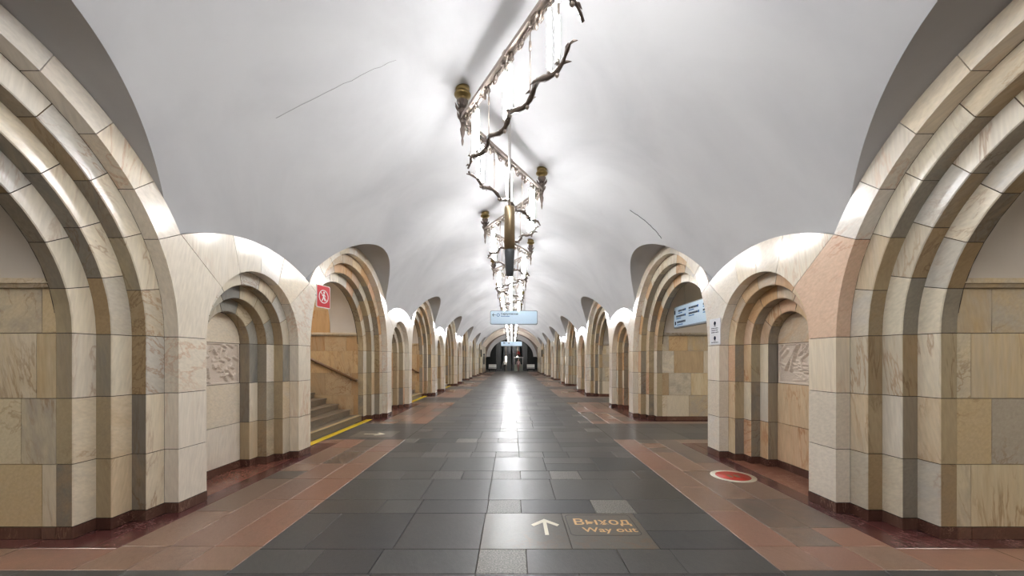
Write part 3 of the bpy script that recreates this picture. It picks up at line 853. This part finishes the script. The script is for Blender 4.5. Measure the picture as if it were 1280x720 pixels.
# ------------------------------------------------------------------ zigzag chandeliers
SEG = PER / 3; AMP = 0.65; ZBAR = EYE + 3.38
LEN = math.hypot(2 * AMP, SEG)
def make_segment(mirror):
    root = empty('zigzag_chandelier', (0, 0, 0))
    rr = random.Random(11)
    rail = MB()
    for yy in (-0.035, 0.035): rail.box((0.05, yy - 0.014, 0.0), (LEN - 0.06, yy + 0.014, 0.045))
    rail.box((0.05, -0.03, 0.014), (LEN - 0.06, 0.03, 0.03))
    rail.box((LEN * .5 - .03, -0.055, -0.008), (LEN * .5 + .03, 0.055, 0.052))
    rail.build('rail', M['silver'], root)
    n = 9
    for i in range(n):
        sc = MB()
        cx = LEN * (i + 0.5) / n
        if i % 2 == 0:
            for s in (1, -1):
                pts = [(cx + s * (0.10 - 0.10 * t), 0, -0.01 - 0.07 * math.sin(t * 3.0)) for t in [k / 6 for k in range(7)]]
                sc.tube(pts, [0.012] * 5 + [0.009, 0.005], 5)
                sc.tube([(cx + s * 0.06, -0.03, -0.01), (cx + s * 0.07, -0.035, -0.05), (cx + s * 0.03, -0.03, -0.075)], [0.01, 0.014, 0.004], 5)
                sc.tube([(cx + s * 0.06, 0.03, -0.01), (cx + s * 0.07, 0.035, -0.05), (cx + s * 0.03, 0.03, -0.075)], [0.01, 0.014, 0.004], 5)
            sc.lathe([(0.004, -0.13), (0.02, -0.11), (0.024, -0.09), (0.012, -0.06), (0.02, -0.03), (0.02, 0)], 8, at=(cx, 0, 0))
        else:
            ring = [(cx + 0.055 * math.cos(t), 0, -0.055 + 0.05 * math.sin(t)) for t in [k * PI / 5 for k in range(11)]]
            sc.tube(ring, 0.01, 5)
            sc.lathe([(0.003, -0.075), (0.02, -0.055), (0.003, -0.035)], 6, at=(cx, 0, 0))
            for s in (1, -1): sc.tube([(cx + s * 0.055, 0, -0.055), (cx + s * 0.09, 0, -0.03), (cx + s * 0.12, 0, -0.05)], [0.01, 0.01, 0.004], 5)
        sc.build('scroll_ornament', M['silver'], root)
    # wavy branch
    zb = -0.70
    def bz(t): return zb + 0.035 * math.sin(t * 2 * PI * 4.5 + 0.6)
    def by(t): return 0.03 * math.sin(t * 2 * PI * 4.5 + 2.0)
    br = MB(); N = 44; pts = []
    for i in range(N + 1):
        t = i / N; pts.append((0.14 + (LEN - 0.28) * t, by(t), bz(t)))
    br.tube(pts, [0.008 + 0.016 * min(1, 6 * min(i, N - i) / N) + 0.004 * (i % 3) for i in range(N + 1)], 6)
    branch = br.build('branch', M['bronze'], root)
    lf = MB()
    for i in range(26):
        t = (i + 0.5) / 26; x = 0.14 + (LEN - 0.28) * t; s = 1 if i % 2 else -1
        L = rr.uniform(0.06, 0.11); a = rr.uniform(0.3, 0.9); d = rr.choice((1, -1))
        p0 = Vector((x, by(t), bz(t))); p1 = p0 + Vector((d * L * math.cos(a), s * L * 0.45, rr.uniform(-0.02, 0.035)))
        pm_ = (p0 + p1) / 2 + Vector((0, 0, 0.015))
        lf.tube([p0, pm_, p1], [0.008, 0.017, 0.003], 4)
    lf.build('leaves', M['bronze'], branch)['kind'] = 'stuff'
    for t in (0.12, 0.34, 0.55, 0.76, 0.93):
        x = 0.14 + (LEN - 0.28) * t
        bd = MB(); bd.lathe([(0.003, -0.065), (0.018, -0.05), (0.022, -0.035), (0.01, -0.018), (0.006, 0)], 8, at=(x, by(t), bz(t)))
        bd.build('drop', M['silver'], branch)
    for t in (0.14, 0.32, 0.50, 0.68, 0.86):
        rod = MB(); x = LEN * t
        rod.tube([(x, 0, 0.0), (x, 0, -0.7)], 0.007, 6); rod.lathe([(0.006, -0.26), (0.014, -0.25), (0.014, -0.16), (0.006, -0.15)], 8, at=(x, 0, 0))
        rod.build('hanger_rod', M['silver'], root)
    for t in (0.17, 0.5, 0.83):
        for s in (-1, 1):
            x = LEN * t + s * 0.065; y = 0.0
            tb = MB(); tb.tube([(x, y, -0.655), (x, y, -0.13)], 0.019, 8); tu = tb.build('lamp_tube', M['tube'], root)
            [MB().tube([(x, y, z0), (x, y, z0 + 0.038)], 0.021, 8).build('socket', M['tubecap'], tu) for z0 in (-0.692, -0.13)]
    bk = MB(); up = EYE + 3.84 - ZBAR
    bk.lathe([(0.0, -0.36), (0.012, -0.33), (0.02, -0.28), (0.014, -0.24), (0.03, -0.18), (0.038, -0.12), (0.024, -0.08), (0.032, -0.02), (0.05, 0.03), (0.035, 0.06), (0.052, 0.10), (0.066, 0.15), (0.05, 0.19), (0.07, 0.23), (0.085, 0.28), (0.06, 0.30)], 10)
    for k in range(10):
        a = 2 * PI * k / 10
        for z, r in ((0.08, 0.055), (0.2, 0.075)):
            bk.tube([(r * .8 * math.cos(a), r * .8 * math.sin(a), z - .04), (r * 1.2 * math.cos(a), r * 1.2 * math.sin(a), z), (r * 1.45 * math.cos(a), r * 1.45 * math.sin(a), z + 0.035)], [0.016, 0.014, 0.004], 4)
    bracket = bk.build('bracket', M['bronze'], root)
    MB().lathe([(0.055, 0.27), (0.08, 0.285), (0.06, 0.305), (0.07, 0.325), (0.108, 0.345), (0.12, 0.37), (0.11, 0.392), (0.08, 0.40), (0.098, 0.425), (0.1, up + 0.02)], 20).build('ceiling_cup', M['brass'], bracket)
    return root
protoseg = make_segment(False)
ORD = ['first', 'second', 'third', 'fourth', 'fifth', 'sixth', 'seventh', 'eighth', 'ninth', 'tenth', 'eleventh', 'twelfth', 'thirteenth', 'fourteenth', 'fifteenth', 'sixteenth', 'seventeenth', 'eighteenth', 'nineteenth', 'twentieth']
yv0 = 5.55
first = True
for k in range(-5, 20):
    ya = yv0 + SEG * k; xa = -AMP if k % 2 == 0 else AMP
    yb = ya + SEG
    if k == 17: continue
    zlow = 0.28 if k > 17 else 0.0
    s = protoseg if first else copy_tree(protoseg); first = False
    s.location = (xa, ya, ZBAR - zlow); s.rotation_euler = (0, 0, math.atan2(yb - ya, -2 * xa))
    if k == -1: lab = 'zigzag lamp rail hanging over the way out floor lettering'
    elif k == 0: lab = 'zigzag lamp rail hanging right behind the pendant loudspeaker'
    elif k == -2: lab = 'zigzag lamp rail joining the one over the way out lettering from behind'
    elif k < -1: lab = 'unseen zigzag lamp rail added well before the way out lettering'  # out of view, added to lift the dark near jambs
    elif k < 4: lab = 'bronze zigzag lamp rail, %s after the one behind the pendant loudspeaker' % ORD[k - 1]
    else: lab = '%s bronze zigzag lamp rail beyond the blue transfer sign' % ORD[k - 4]
    tag(s, lab, 'chandelier', 'zigzag lamps along the vault')

# ------------------------------------------------------------------ pendant loudspeaker
ps = empty('pendant_loudspeaker', (0.013, 6.0, EYE + 1.286)); tag(ps, 'slim tan and black cylinder loudspeaker hanging on a long rod', 'loudspeaker')
MB().lathe([(0.0, -0.002), (0.052, 0.0), (0.058, 0.01), (0.078, 0.36), (0.079, 0.40)], 24).build('lower_housing', M['smoke'], ps)
MB().lathe([(0.081, 0.40), (0.081, 1.03), (0.074, 1.055), (0.02, 1.065)], 24).build('upper_housing', M['tan'], ps)
MB().tube([(0, 0, 1.05), (0, 0, EYE and 5.525 - (EYE + 1.286))], 0.022, 10).build('rod', M['rod'], ps)
MB().lathe([(0.02, 2.52), (0.05, 2.56), (0.055, 2.60)], 14).build('ceiling_rose', M['rod'], ps)

# ------------------------------------------------------------------ signs
def hang_sign(name, loc, w, h, label, marks, rodx, zceil, rotz=0.0):
    s = empty(name, loc); s.rotation_euler = (0, 0, rotz); tag(s, label, 'sign')
    b = MB(); b.prism(rounded(-w / 2, w / 2, 0, h, 0.06), -0.05, 0.05, 1); b.build('frame', M['signframe'], s)
    f = MB(); f.prism(rounded(-w / 2 + 0.02, w / 2 - 0.02, 0.035, h - 0.02, 0.05), -0.055, -0.0505, 1)
    f.prism(rounded(-w / 2 + 0.02, w / 2 - 0.02, 0.035, h - 0.02, 0.05), 0.0505, 0.055, 1)
    face = f.build('sign_face', M['signblue'], s)
    for x in rodx: MB().tube([(x, 0, h - 0.01), (x, 0, zceil(x) - loc[2])], 0.012, 8).build('hanger_rod', M['rod'], s)
    marks(face)
    return s
def face_text(parent, body, size, mat, x, z, y=-0.0565, sx=1.0):
    o = link('lettering', text_mesh(body, size, mat, bold=0.002), parent, (x, y, z)); o.rotation_euler = (R(90), 0, 0); o.scale = (sx, 1, 1)
    return o
def marks_main(face):
    a = MB(); a.prism([(-0.74 + p[1] * -0.14, 0.36 + p[0] * 0.16) for p in ARROW], -0.0565, -0.0552, 1); a.build('arrow', M['ink'], face)
    r = MB(); frame_poly(r, [(-0.58 + 0.06 * math.cos(k * PI / 12), 0.36 + 0.06 * math.sin(k * PI / 12)) for k in range(24)], [(-0.58 + 0.04 * math.cos(k * PI / 12), 0.36 + 0.04 * math.sin(k * PI / 12)) for k in range(24)], -0.0565, -0.0552, 1); r.build('line_symbol', M['inkblue'], face)
    face_text(face, 'Серпуховская', 0.092, M['ink'], -0.48, 0.37)
    face_text(face, 'Serpukhovskaya', 0.05, M['inkblue'], -0.48, 0.30)
zc = lambda x: VZ + math.sqrt(VR ** 2 - x * x)
hang_sign('hanging_sign', (0.12, 14.5, EYE + 1.3), 1.75, 0.52, 'light blue transfer sign with an arrow hanging across the hall', marks_main, (0.4,), lambda x: zc(x + 0.12))
def marks_far(face):
    a = MB(); a.box((-0.8, -0.0565, 0.26), (-0.62, -0.0552, 0.34)); a.box((-0.3, -0.0565, 0.24), (-0.2, -0.0552, 0.36)); a.build('print_marks', M['ink'], face)
hang_sign('hanging_sign', (0.0, 38.0, EYE + 1.34), 2.05, 0.45, 'small light blue sign hanging near the far end arch', marks_far, (-0.7, 0.7), zc)
def marks_side(face):
    rr = random.Random(4); m1 = MB(); m2 = MB()
    for col in range(3):
        for row in range(2):
            x = -0.98 + col * 0.7 + (0.12 if row == 0 and col == 0 else 0); z = 0.40 - row * 0.13
            L = rr.uniform(0.32, 0.5)
            q = x
            while q < x + L:
                d = rr.uniform(0.02, 0.05); m1.box((q, -0.0565, z), (q + d * 0.75, -0.0552, z + 0.045)); q += d
            q = x
            while q < x + L * 0.6:
                d = rr.uniform(0.015, 0.03); m2.box((q, -0.0565, z - 0.045), (q + d * 0.75, -0.0552, z - 0.02)); q += d
            m2.lathe([(0.03, 0), (0.03, 0.001)], 10, at=(0, 0, -50)) if False else None
            m2.box((x + L + 0.02, -0.0565, z - 0.005), (x + L + 0.07, -0.0552, z + 0.05))
    m1.box((-1.06, -0.0565, 0.08), (-0.99, -0.0552, 0.17)); m1.box((-1.09, -0.0565, 0.35), (-1.03, -0.0552, 0.45))
    q = -0.93
    while q < -0.45:
        d = rr.uniform(0.02, 0.05); m1.box((q, -0.0565, 0.12), (q + d * 0.75, -0.0552, 0.17)); q += d
    q = -0.93
    while q < -0.6:
        d = rr.uniform(0.015, 0.03); m2.box((q, -0.0565, 0.065), (q + d * 0.7, -0.0552, 0.09)); q += d
    m1.build('print_marks', M['ink'], face)['kind'] = 'stuff'; m2.build('print_marks', M['inkblue'], face)['kind'] = 'stuff'
hang_sign('route_sign', (4.3, 9.03, 2.44), 2.27, 0.55, 'light blue route list sign hanging in the passage opposite the staircase', marks_side, (-0.6, 0.6), lambda x: 2.37 + math.sqrt(1.53 ** 2 - x * x), rotz=-PI / 2)
# notice on the pylon
nt = empty('notice_plate', (W - 0.002, 6.64, 1.89)); tag(nt, 'small white notice plate on the pier face beside the niche', 'notice')
MB().prism(rounded(-0.17, 0.17, 0, 0.44, 0.015), -0.012, 0.0, 0).build('plate', M['paper'], nt)
pmk = MB()
for z in (0.36, 0.11):
    ring = [(0.0 + 0.035 * math.cos(k * PI / 8), z + 0.035 * math.sin(k * PI / 8)) for k in range(16)]
    pmk.prism(ring, -0.0135, -0.0122, 0)
    pmk.box((-0.0135, -0.03, z - 0.05), (-0.0122, 0.03, z - 0.04))
for i, z in enumerate((0.27, 0.235, 0.20, 0.03)):
    y = 0.12
    rr2 = random.Random(i)
    while y > -0.09:
        d = rr2.uniform(0.02, 0.045); pmk.box((-0.0135, y - d, z), (-0.0122, y - 0.008, z + 0.014)); y -= d + 0.004
pmk.build('print_marks', M['ink'], nt)['kind'] = 'stuff'
# no entry sign
ne = empty('no_entry_sign', (-3.45, 7.28, EYE + 0.965)); ne.rotation_euler = (0, 0, R(76)); tag(ne, 'red no-entry sign with a white pictogram on the arch by the staircase', 'sign')
MB().prism(rounded(-0.18, 0.18, 0, 0.42, 0.03), 0.0, 0.02, 1).build('panel', M['white'], ne)
MB().prism(rounded(-0.165, 0.165, 0.015, 0.405, 0.02), -0.003, -0.0005, 1).build('red_field', M['red'], ne)
rg = MB()
C0 = (0.0, 0.21)
frame_poly(rg, [(C0[0] + 0.125 * math.cos(k * PI / 14), C0[1] + 0.125 * math.sin(k * PI / 14)) for k in range(28)], [(C0[0] + 0.11 * math.cos(k * PI / 14), C0[1] + 0.11 * math.sin(k * PI / 14)) for k in range(28)], -0.006, -0.0032, 1)
def bar(p, q, w):
    p = Vector(p); q = Vector(q); d = (q - p).normalized(); nn = Vector((-d.y, d.x)) * w
    rg.prism([tuple(p + nn), tuple(p - nn), tuple(q - nn), tuple(q + nn)], -0.006, -0.0032, 1)
bar((-0.085, 0.295), (0.085, 0.125), 0.008)
rg.prism([(0.01 + 0.022 * math.cos(k * PI / 6), 0.285 + 0.022 * math.sin(k * PI / 6)) for k in range(12)], -0.006, -0.0032, 1)
bar((0.01, 0.26), (-0.005, 0.20), 0.016); bar((-0.005, 0.2), (0.035, 0.13), 0.01); bar((-0.005, 0.2), (-0.045, 0.13), 0.01); bar((0.01, 0.25), (0.05, 0.21), 0.007); bar((0.005, 0.25), (-0.04, 0.22), 0.007)
rg.build('pictogram', M['white'], ne)
MB().tube([(-0.17, 0.01, 0.21), (-0.3, 0.01, 0.21)], 0.012, 6).build('bracket', M['black'], ne)
# call box on the last pier
cbx = empty('wall_call_box', (-W, 48.6, 1.1)); tag(cbx, 'narrow dark call box fixed to the far end pier', 'call box')
MB().box((0, -0.15, 0), (0.16, 0.15, 1.0)).build('housing', M['black'], cbx)
MB().box((0.0, -0.2, 1.05), (0.2, 0.2, 1.3)).build('hood', M['smoke'], cbx)

crack([(2.43, 7.92), (2.69, 7.84), (2.9, 7.8), (3.03, 7.81)], 0.006, M['black'], 'crack')
crack([(-2.69, 4.54), (-2.26, 4.71), (-1.8, 4.77), (-1.36, 4.77)], 0.0012, M['grout'], 'crack')

# ------------------------------------------------------------------ escalator hall beyond the end arch
YE = YEND1
ew = MB(); n = 30
def eo(t): return (3.6 * math.cos(t), 2.2 + 3.2 * math.sin(t))
# end wall with an arched opening (white ring), stepped shadow gap outside it
inn = [(3.02 * math.cos(PI * k / n), 2.08 + 2.5 * math.sin(PI * k / n)) for k in range(n + 1)]
out = [(3.62 * math.cos(PI * k / n), 2.08 + 3.25 * math.sin(PI * k / n)) for k in range(n + 1)]
v = [(p[0], YE + 0.9, p[1]) for p in inn] + [(p[0], YE + 0.9, p[1]) for p in out] + [(p[0], YE + 1.5, p[1]) for p in inn]
f = [(k, k + 1, n + 2 + k, n + 1 + k) for k in range(n)] + [(k, k + 1, 2 * n + 3 + k, 2 * n + 2 + k) for k in range(n)]
ew.add(v, f)
tag(ew.build('trim_1', M['plaster'], recalc=False), kind='structure')
gp = MB()
g0 = [(3.45 * math.cos(PI * k / n), 2.0 + 3.2 * math.sin(PI * k / n)) for k in range(n + 1)]; g1 = [(4.6 * math.cos(PI * k / n), 2.0 + 4.4 * math.sin(PI * k / n)) for k in range(n + 1)]
gp.add([(p[0], YE + 0.03, p[1]) for p in g0] + [(p[0], YE + 0.03, p[1]) for p in g1] + [(p[0], YE + 0.88, p[1]) for p in g0], [(k, k + 1, n + 2 + k, n + 1 + k) for k in range(n)] + [(k, k + 1, 2 * n + 3 + k, 2 * n + 2 + k) for k in range(n)])
tag(gp.build('trim_2', M['bronze'], recalc=False), kind='structure')  # dark metal colour stands for the shade in the gap
eh = MB()
eh.add([(-7, YE + 14, 0), (7, YE + 14, 0), (7, YE + 14, 6), (-7, YE + 14, 6)], [(0, 1, 2, 3)], 0)
eh.add([(-6, YE + .9, 0), (-6, YE + 14, 0), (-6, YE + 14, 6), (-6, YE + .9, 6)], [(0, 1, 2, 3)], 1)
eh.add([(6, YE + .9, 0), (6, YE + 14, 0), (6, YE + 14, 6), (6, YE + .9, 6)], [(0, 1, 2, 3)], 1)
eh.add([(-6, YE + .9, 5.4), (6, YE + .9, 5.4), (6, YE + 14, 5.4), (-6, YE + 14, 5.4)], [(0, 1, 2, 3)], 1)
eh.add([(-6, YE + .95, 2.05), (-3.6, YE + .95, 2.05), (-3.6, YE + .95, 6), (-6, YE + .95, 6)], [(0, 1, 2, 3)], 1)
eh.add([(6, YE + .95, 2.05), (3.6, YE + .95, 2.05), (3.6, YE + .95, 6), (6, YE + .95, 6)], [(0, 1, 2, 3)], 1)
tag(eh.build('wall_far', [M['darkgloss'], M['greygreen']], recalc=False), kind='structure')
for i, x in enumerate((-2.6, 2.6)):  # pair of lights added so the end arch ring reads white
    t = empty('added_end_light', (x, YE + 4.0, 5.08)); tag(t, 'added fill light on the ceiling beyond the end arch', 'lamp', 'added end hall lights')
    MB().box((-0.1, -0.7, 0.06), (0.1, 0.7, 0.3)).build('housing', M['white'], t)
    MB().tube([(0, -0.6, 0.02), (0, 0.6, 0.02)], 0.03, 8).build('lamp_tube', M['ptube'], t)
for i, x in enumerate((-2.0, 2.0)):
    p = empty('end_hall_pillar', (x, YE + 6, 0))
    tag(p, 'dark polished pillar in the hall beyond the end arch', 'pillar', 'pillars beyond the end arch')
    MB().box((-0.42, -0.4, 0.0), (0.42, 0.4, 0.25)).build('base', M['black'], p)
    MB().prism(rounded(-0.38, 0.38, -0.36, 0.36, 0.06, 3), 0.25, 5.1, 2).build('shaft', M['darkgloss'], p)
    MB().box((-0.44, -0.42, 5.1), (0.44, 0.42, 5.39)).build('capital', M['greygreen'], p)
for s in (-1, 1):
    b = empty('stone_bench', (s * 2.75, YE + 3.0, 0)); tag(b, 'pale bench against the %s side of the hall beyond the end arch' % ('stair' if s < 0 else 'ticket booth'), 'bench', 'benches beyond the end arch')
    MB().box((-0.55, -0.3, 0.42), (0.55, 0.3, 0.5)).build('seat', M['white'], b)
    MB().box((-0.55, 0.24, 0.55), (0.55, 0.3, 1.0)).build('backrest', M['white'], b)
    for x in (-0.45, 0.45): MB().box((x - 0.05, -0.25, 0), (x + 0.05, 0.25, 0.42)).build('leg', M['black'], b)
# escalator
es = empty('escalator', (0.0, YE + 5.5, 0)); tag(es, 'dark escalator rising in the hall beyond the end arch', 'escalator')
for x in (-1.45, 0.0, 1.45):
    MB().prism([(0, 0), (1.2, 0), (7.5, 3.4), (7.5, 4.3), (1.2, 0.95), (0, 0.95)], x - 0.1, x + 0.1, 0).build('balustrade', M['darkgloss'], es)
    MB().tube([(x, -0.05, 0.9), (x, 0.1, 1.0), (x, 1.2, 1.0), (x, 7.5, 4.35)], 0.05, 6).build('handrail', M['black'], es)
for i in range(14):
    MB().box((-1.34, 1.0 + 0.4 * i, 0.0), (1.34, 1.4 + 0.4 * i, 0.03 + 0.215 * i)).build('step', M['smoke'], es)
for s in (-1, 1):
    lp = empty('escalator_lamp', (s * 0.85, YE + 4.8, 0)); tag(lp, 'white glowing lamp post %s the escalator foot' % ('on the stair side of' if s < 0 else 'on the booth side of'), 'lamp', 'escalator lamp posts')
    MB().lathe([(0.14, 0), (0.14, 0.06), (0.06, 0.1), (0.05, 1.25)], 10).build('post', M['silver'], lp)
    MB().lathe([(0.05, 1.25), (0.11, 1.3), (0.12, 2.1), (0.05, 2.2)], 10).build('glowing_shade', simple('lamp_glass', (255, 248, 236), 0.4, emit=6.0), lp)
    MB().tube([(0, 0, 2.2), (0, 0, 3.6)], 0.05, 8).build('upper_stem', M['silver'], lp)
bo = empty('attendant_booth', (1.0, YE + 3.6, 0)); tag(bo, 'glazed attendant booth standing before the escalator', 'booth')
MB().box((-0.62, -0.5, 0), (0.62, 0.5, 1.0)).build('base', M['greygreen'], bo)
MB().box((-0.58, -0.46, 1.0), (0.58, 0.46, 1.95)).build('glazing', M['glass'], bo)
for x in (-0.6, 0, 0.6): MB().box((x - 0.025, -0.5, 1.0), (x + 0.025, -0.45, 1.95)).build('mullion', M['rod'], bo)
MB().box((-0.66, -0.54, 1.95), (0.66, 0.54, 2.05)).build('roof', M['rod'], bo)

# ------------------------------------------------------------------ people far away
def person(loc, rotz, top, legs, hair, label, stride=0.12, arm=0.25):
    me = bpy.data.meshes.new('person'); V = []; E = []; Rr = []
    def v(p, r): V.append(p); Rr.append(r); return len(V) - 1
    def e(a, b): E.append((a, b))
    pel = v((0, 0, 0.95), (0.15, 0.11)); wst = v((0, 0, 1.12), (0.135, 0.10)); che = v((0, 0.0, 1.32), (0.16, 0.115)); nb = v((0, 0, 1.45), (0.075, 0.07)); nk = v((0, 0, 1.52), (0.05, 0.052))
    jaw = v((0, 0.02, 1.59), (0.062, 0.075)); hd = v((0, 0.01, 1.67), (0.076, 0.092)); crn = v((0, 0.0, 1.73), (0.06, 0.075)); nose = v((0, 0.115, 1.635), (0.014, 0.016))
    for a, b in ((pel, wst), (wst, che), (che, nb), (nb, nk), (nk, jaw), (jaw, hd), (hd, crn), (hd, nose)): e(a, b)
    for s in (-1, 1):
        ear = v((s * 0.085, 0, 1.645), (0.012, 0.02)); e(hd, ear)
        sh = v((s * 0.19, 0, 1.40), (0.062, 0.062)); el = v((s * 0.25, -0.02, 1.12), (0.043, 0.043)); wr = v((s * 0.25, arm * 0.5, 0.90), (0.03, 0.03)); pm = v((s * 0.25, arm * 0.6, 0.83), (0.022, 0.038))
        for a, b in ((che, sh), (sh, el), (el, wr), (wr, pm)): e(a, b)
        for k in range(4):
            q = v((s * 0.25, arm * 0.6 - 0.03 + 0.02 * k, 0.79), (0.009, 0.009)); q2 = v((s * 0.245, arm * 0.6 - 0.028 + 0.02 * k + 0.01, 0.745 + 0.006 * abs(k - 1.4)), (0.007, 0.007)); e(pm, q); e(q, q2)
        th = v((s * 0.235, arm * 0.6 + 0.05, 0.81), (0.009, 0.009)); e(wr, th)
        hip = v((s * 0.09, 0, 0.88), (0.09, 0.095)); kn = v((s * 0.10, s * stride * 0.6 + 0.02, 0.48), (0.06, 0.065)); an = v((s * 0.10, s * stride, 0.09), (0.042, 0.045)); toe = v((s * 0.11, s * stride + 0.16, 0.035), (0.04, 0.03))
        for a, b in ((pel, hip), (hip, kn), (kn, an), (an, toe)): e(a, b)
    me.from_pydata(V, E, []); ob = bpy.data.objects.new('tmp', me); COL.objects.link(ob)
    md = ob.modifiers.new('s', 'SKIN'); sv = me.skin_vertices[0].data
    for i, r in enumerate(Rr): sv[i].radius = r
    sv[pel].use_root = True
    ss = ob.modifiers.new('d', 'SUBSURF'); ss.levels = 1; ss.render_levels = 1
    dg = bpy.context.evaluated_depsgraph_get(); dg.update()
    bm_ = bpy.data.meshes.new_from_object(ob.evaluated_get(dg)); bpy.data.objects.remove(ob)
    bm_.materials.clear()
    for mt in (top, legs, M['skin'], hair, M['black']): bm_.materials.append(mt)
    for p in bm_.polygons:
        c = p.center; p.use_smooth = True
        if c.z > 1.70 or (c.z > 1.56 and c.y < -0.02): p.material_index = 3
        elif c.z > 1.47 or (abs(c.x) > 0.2 and c.z < 0.92): p.material_index = 2
        elif c.z > 0.97 or abs(c.x) > 0.21: p.material_index = 0
        elif c.z > 0.10: p.material_index = 1
        else: p.material_index = 4
    o = link('person', bm_); o.location = loc; o.rotation_euler = (0, 0, rotz); tag(o, label, 'person')
    for s in (-1, 1):
        MB().lathe([(0.002, -0.008), (0.009, 0), (0.002, 0.008)], 6, at=(s * 0.032, 0.088, 1.66)).build('eye', M['black'], o)
    return o
person((1.05, YE + 5.5 + 1.2 + 2.8, 0.03 + 0.215 * 7), R(180), simple('red_jacket', (206, 40, 36), 0.7), simple('dark_trousers', (40, 40, 48), 0.8), M['hair'], 'person in a red top standing up on the escalator', 0.05)
person((0.95, YE + 2.4, 0), R(200), simple('pale_blouse', (206, 176, 176), 0.7), simple('rose_trousers', (150, 108, 108), 0.8), M['hair'], 'person in pale clothes standing in front of the booth', 0.1)
person((-0.95, YE + 2.0, 0), R(10), simple('white_shirt', (226, 226, 222), 0.7), simple('black_trousers', (32, 32, 34), 0.8), M['hair'], 'person in a white shirt and dark trousers beyond the end arch', 0.16)
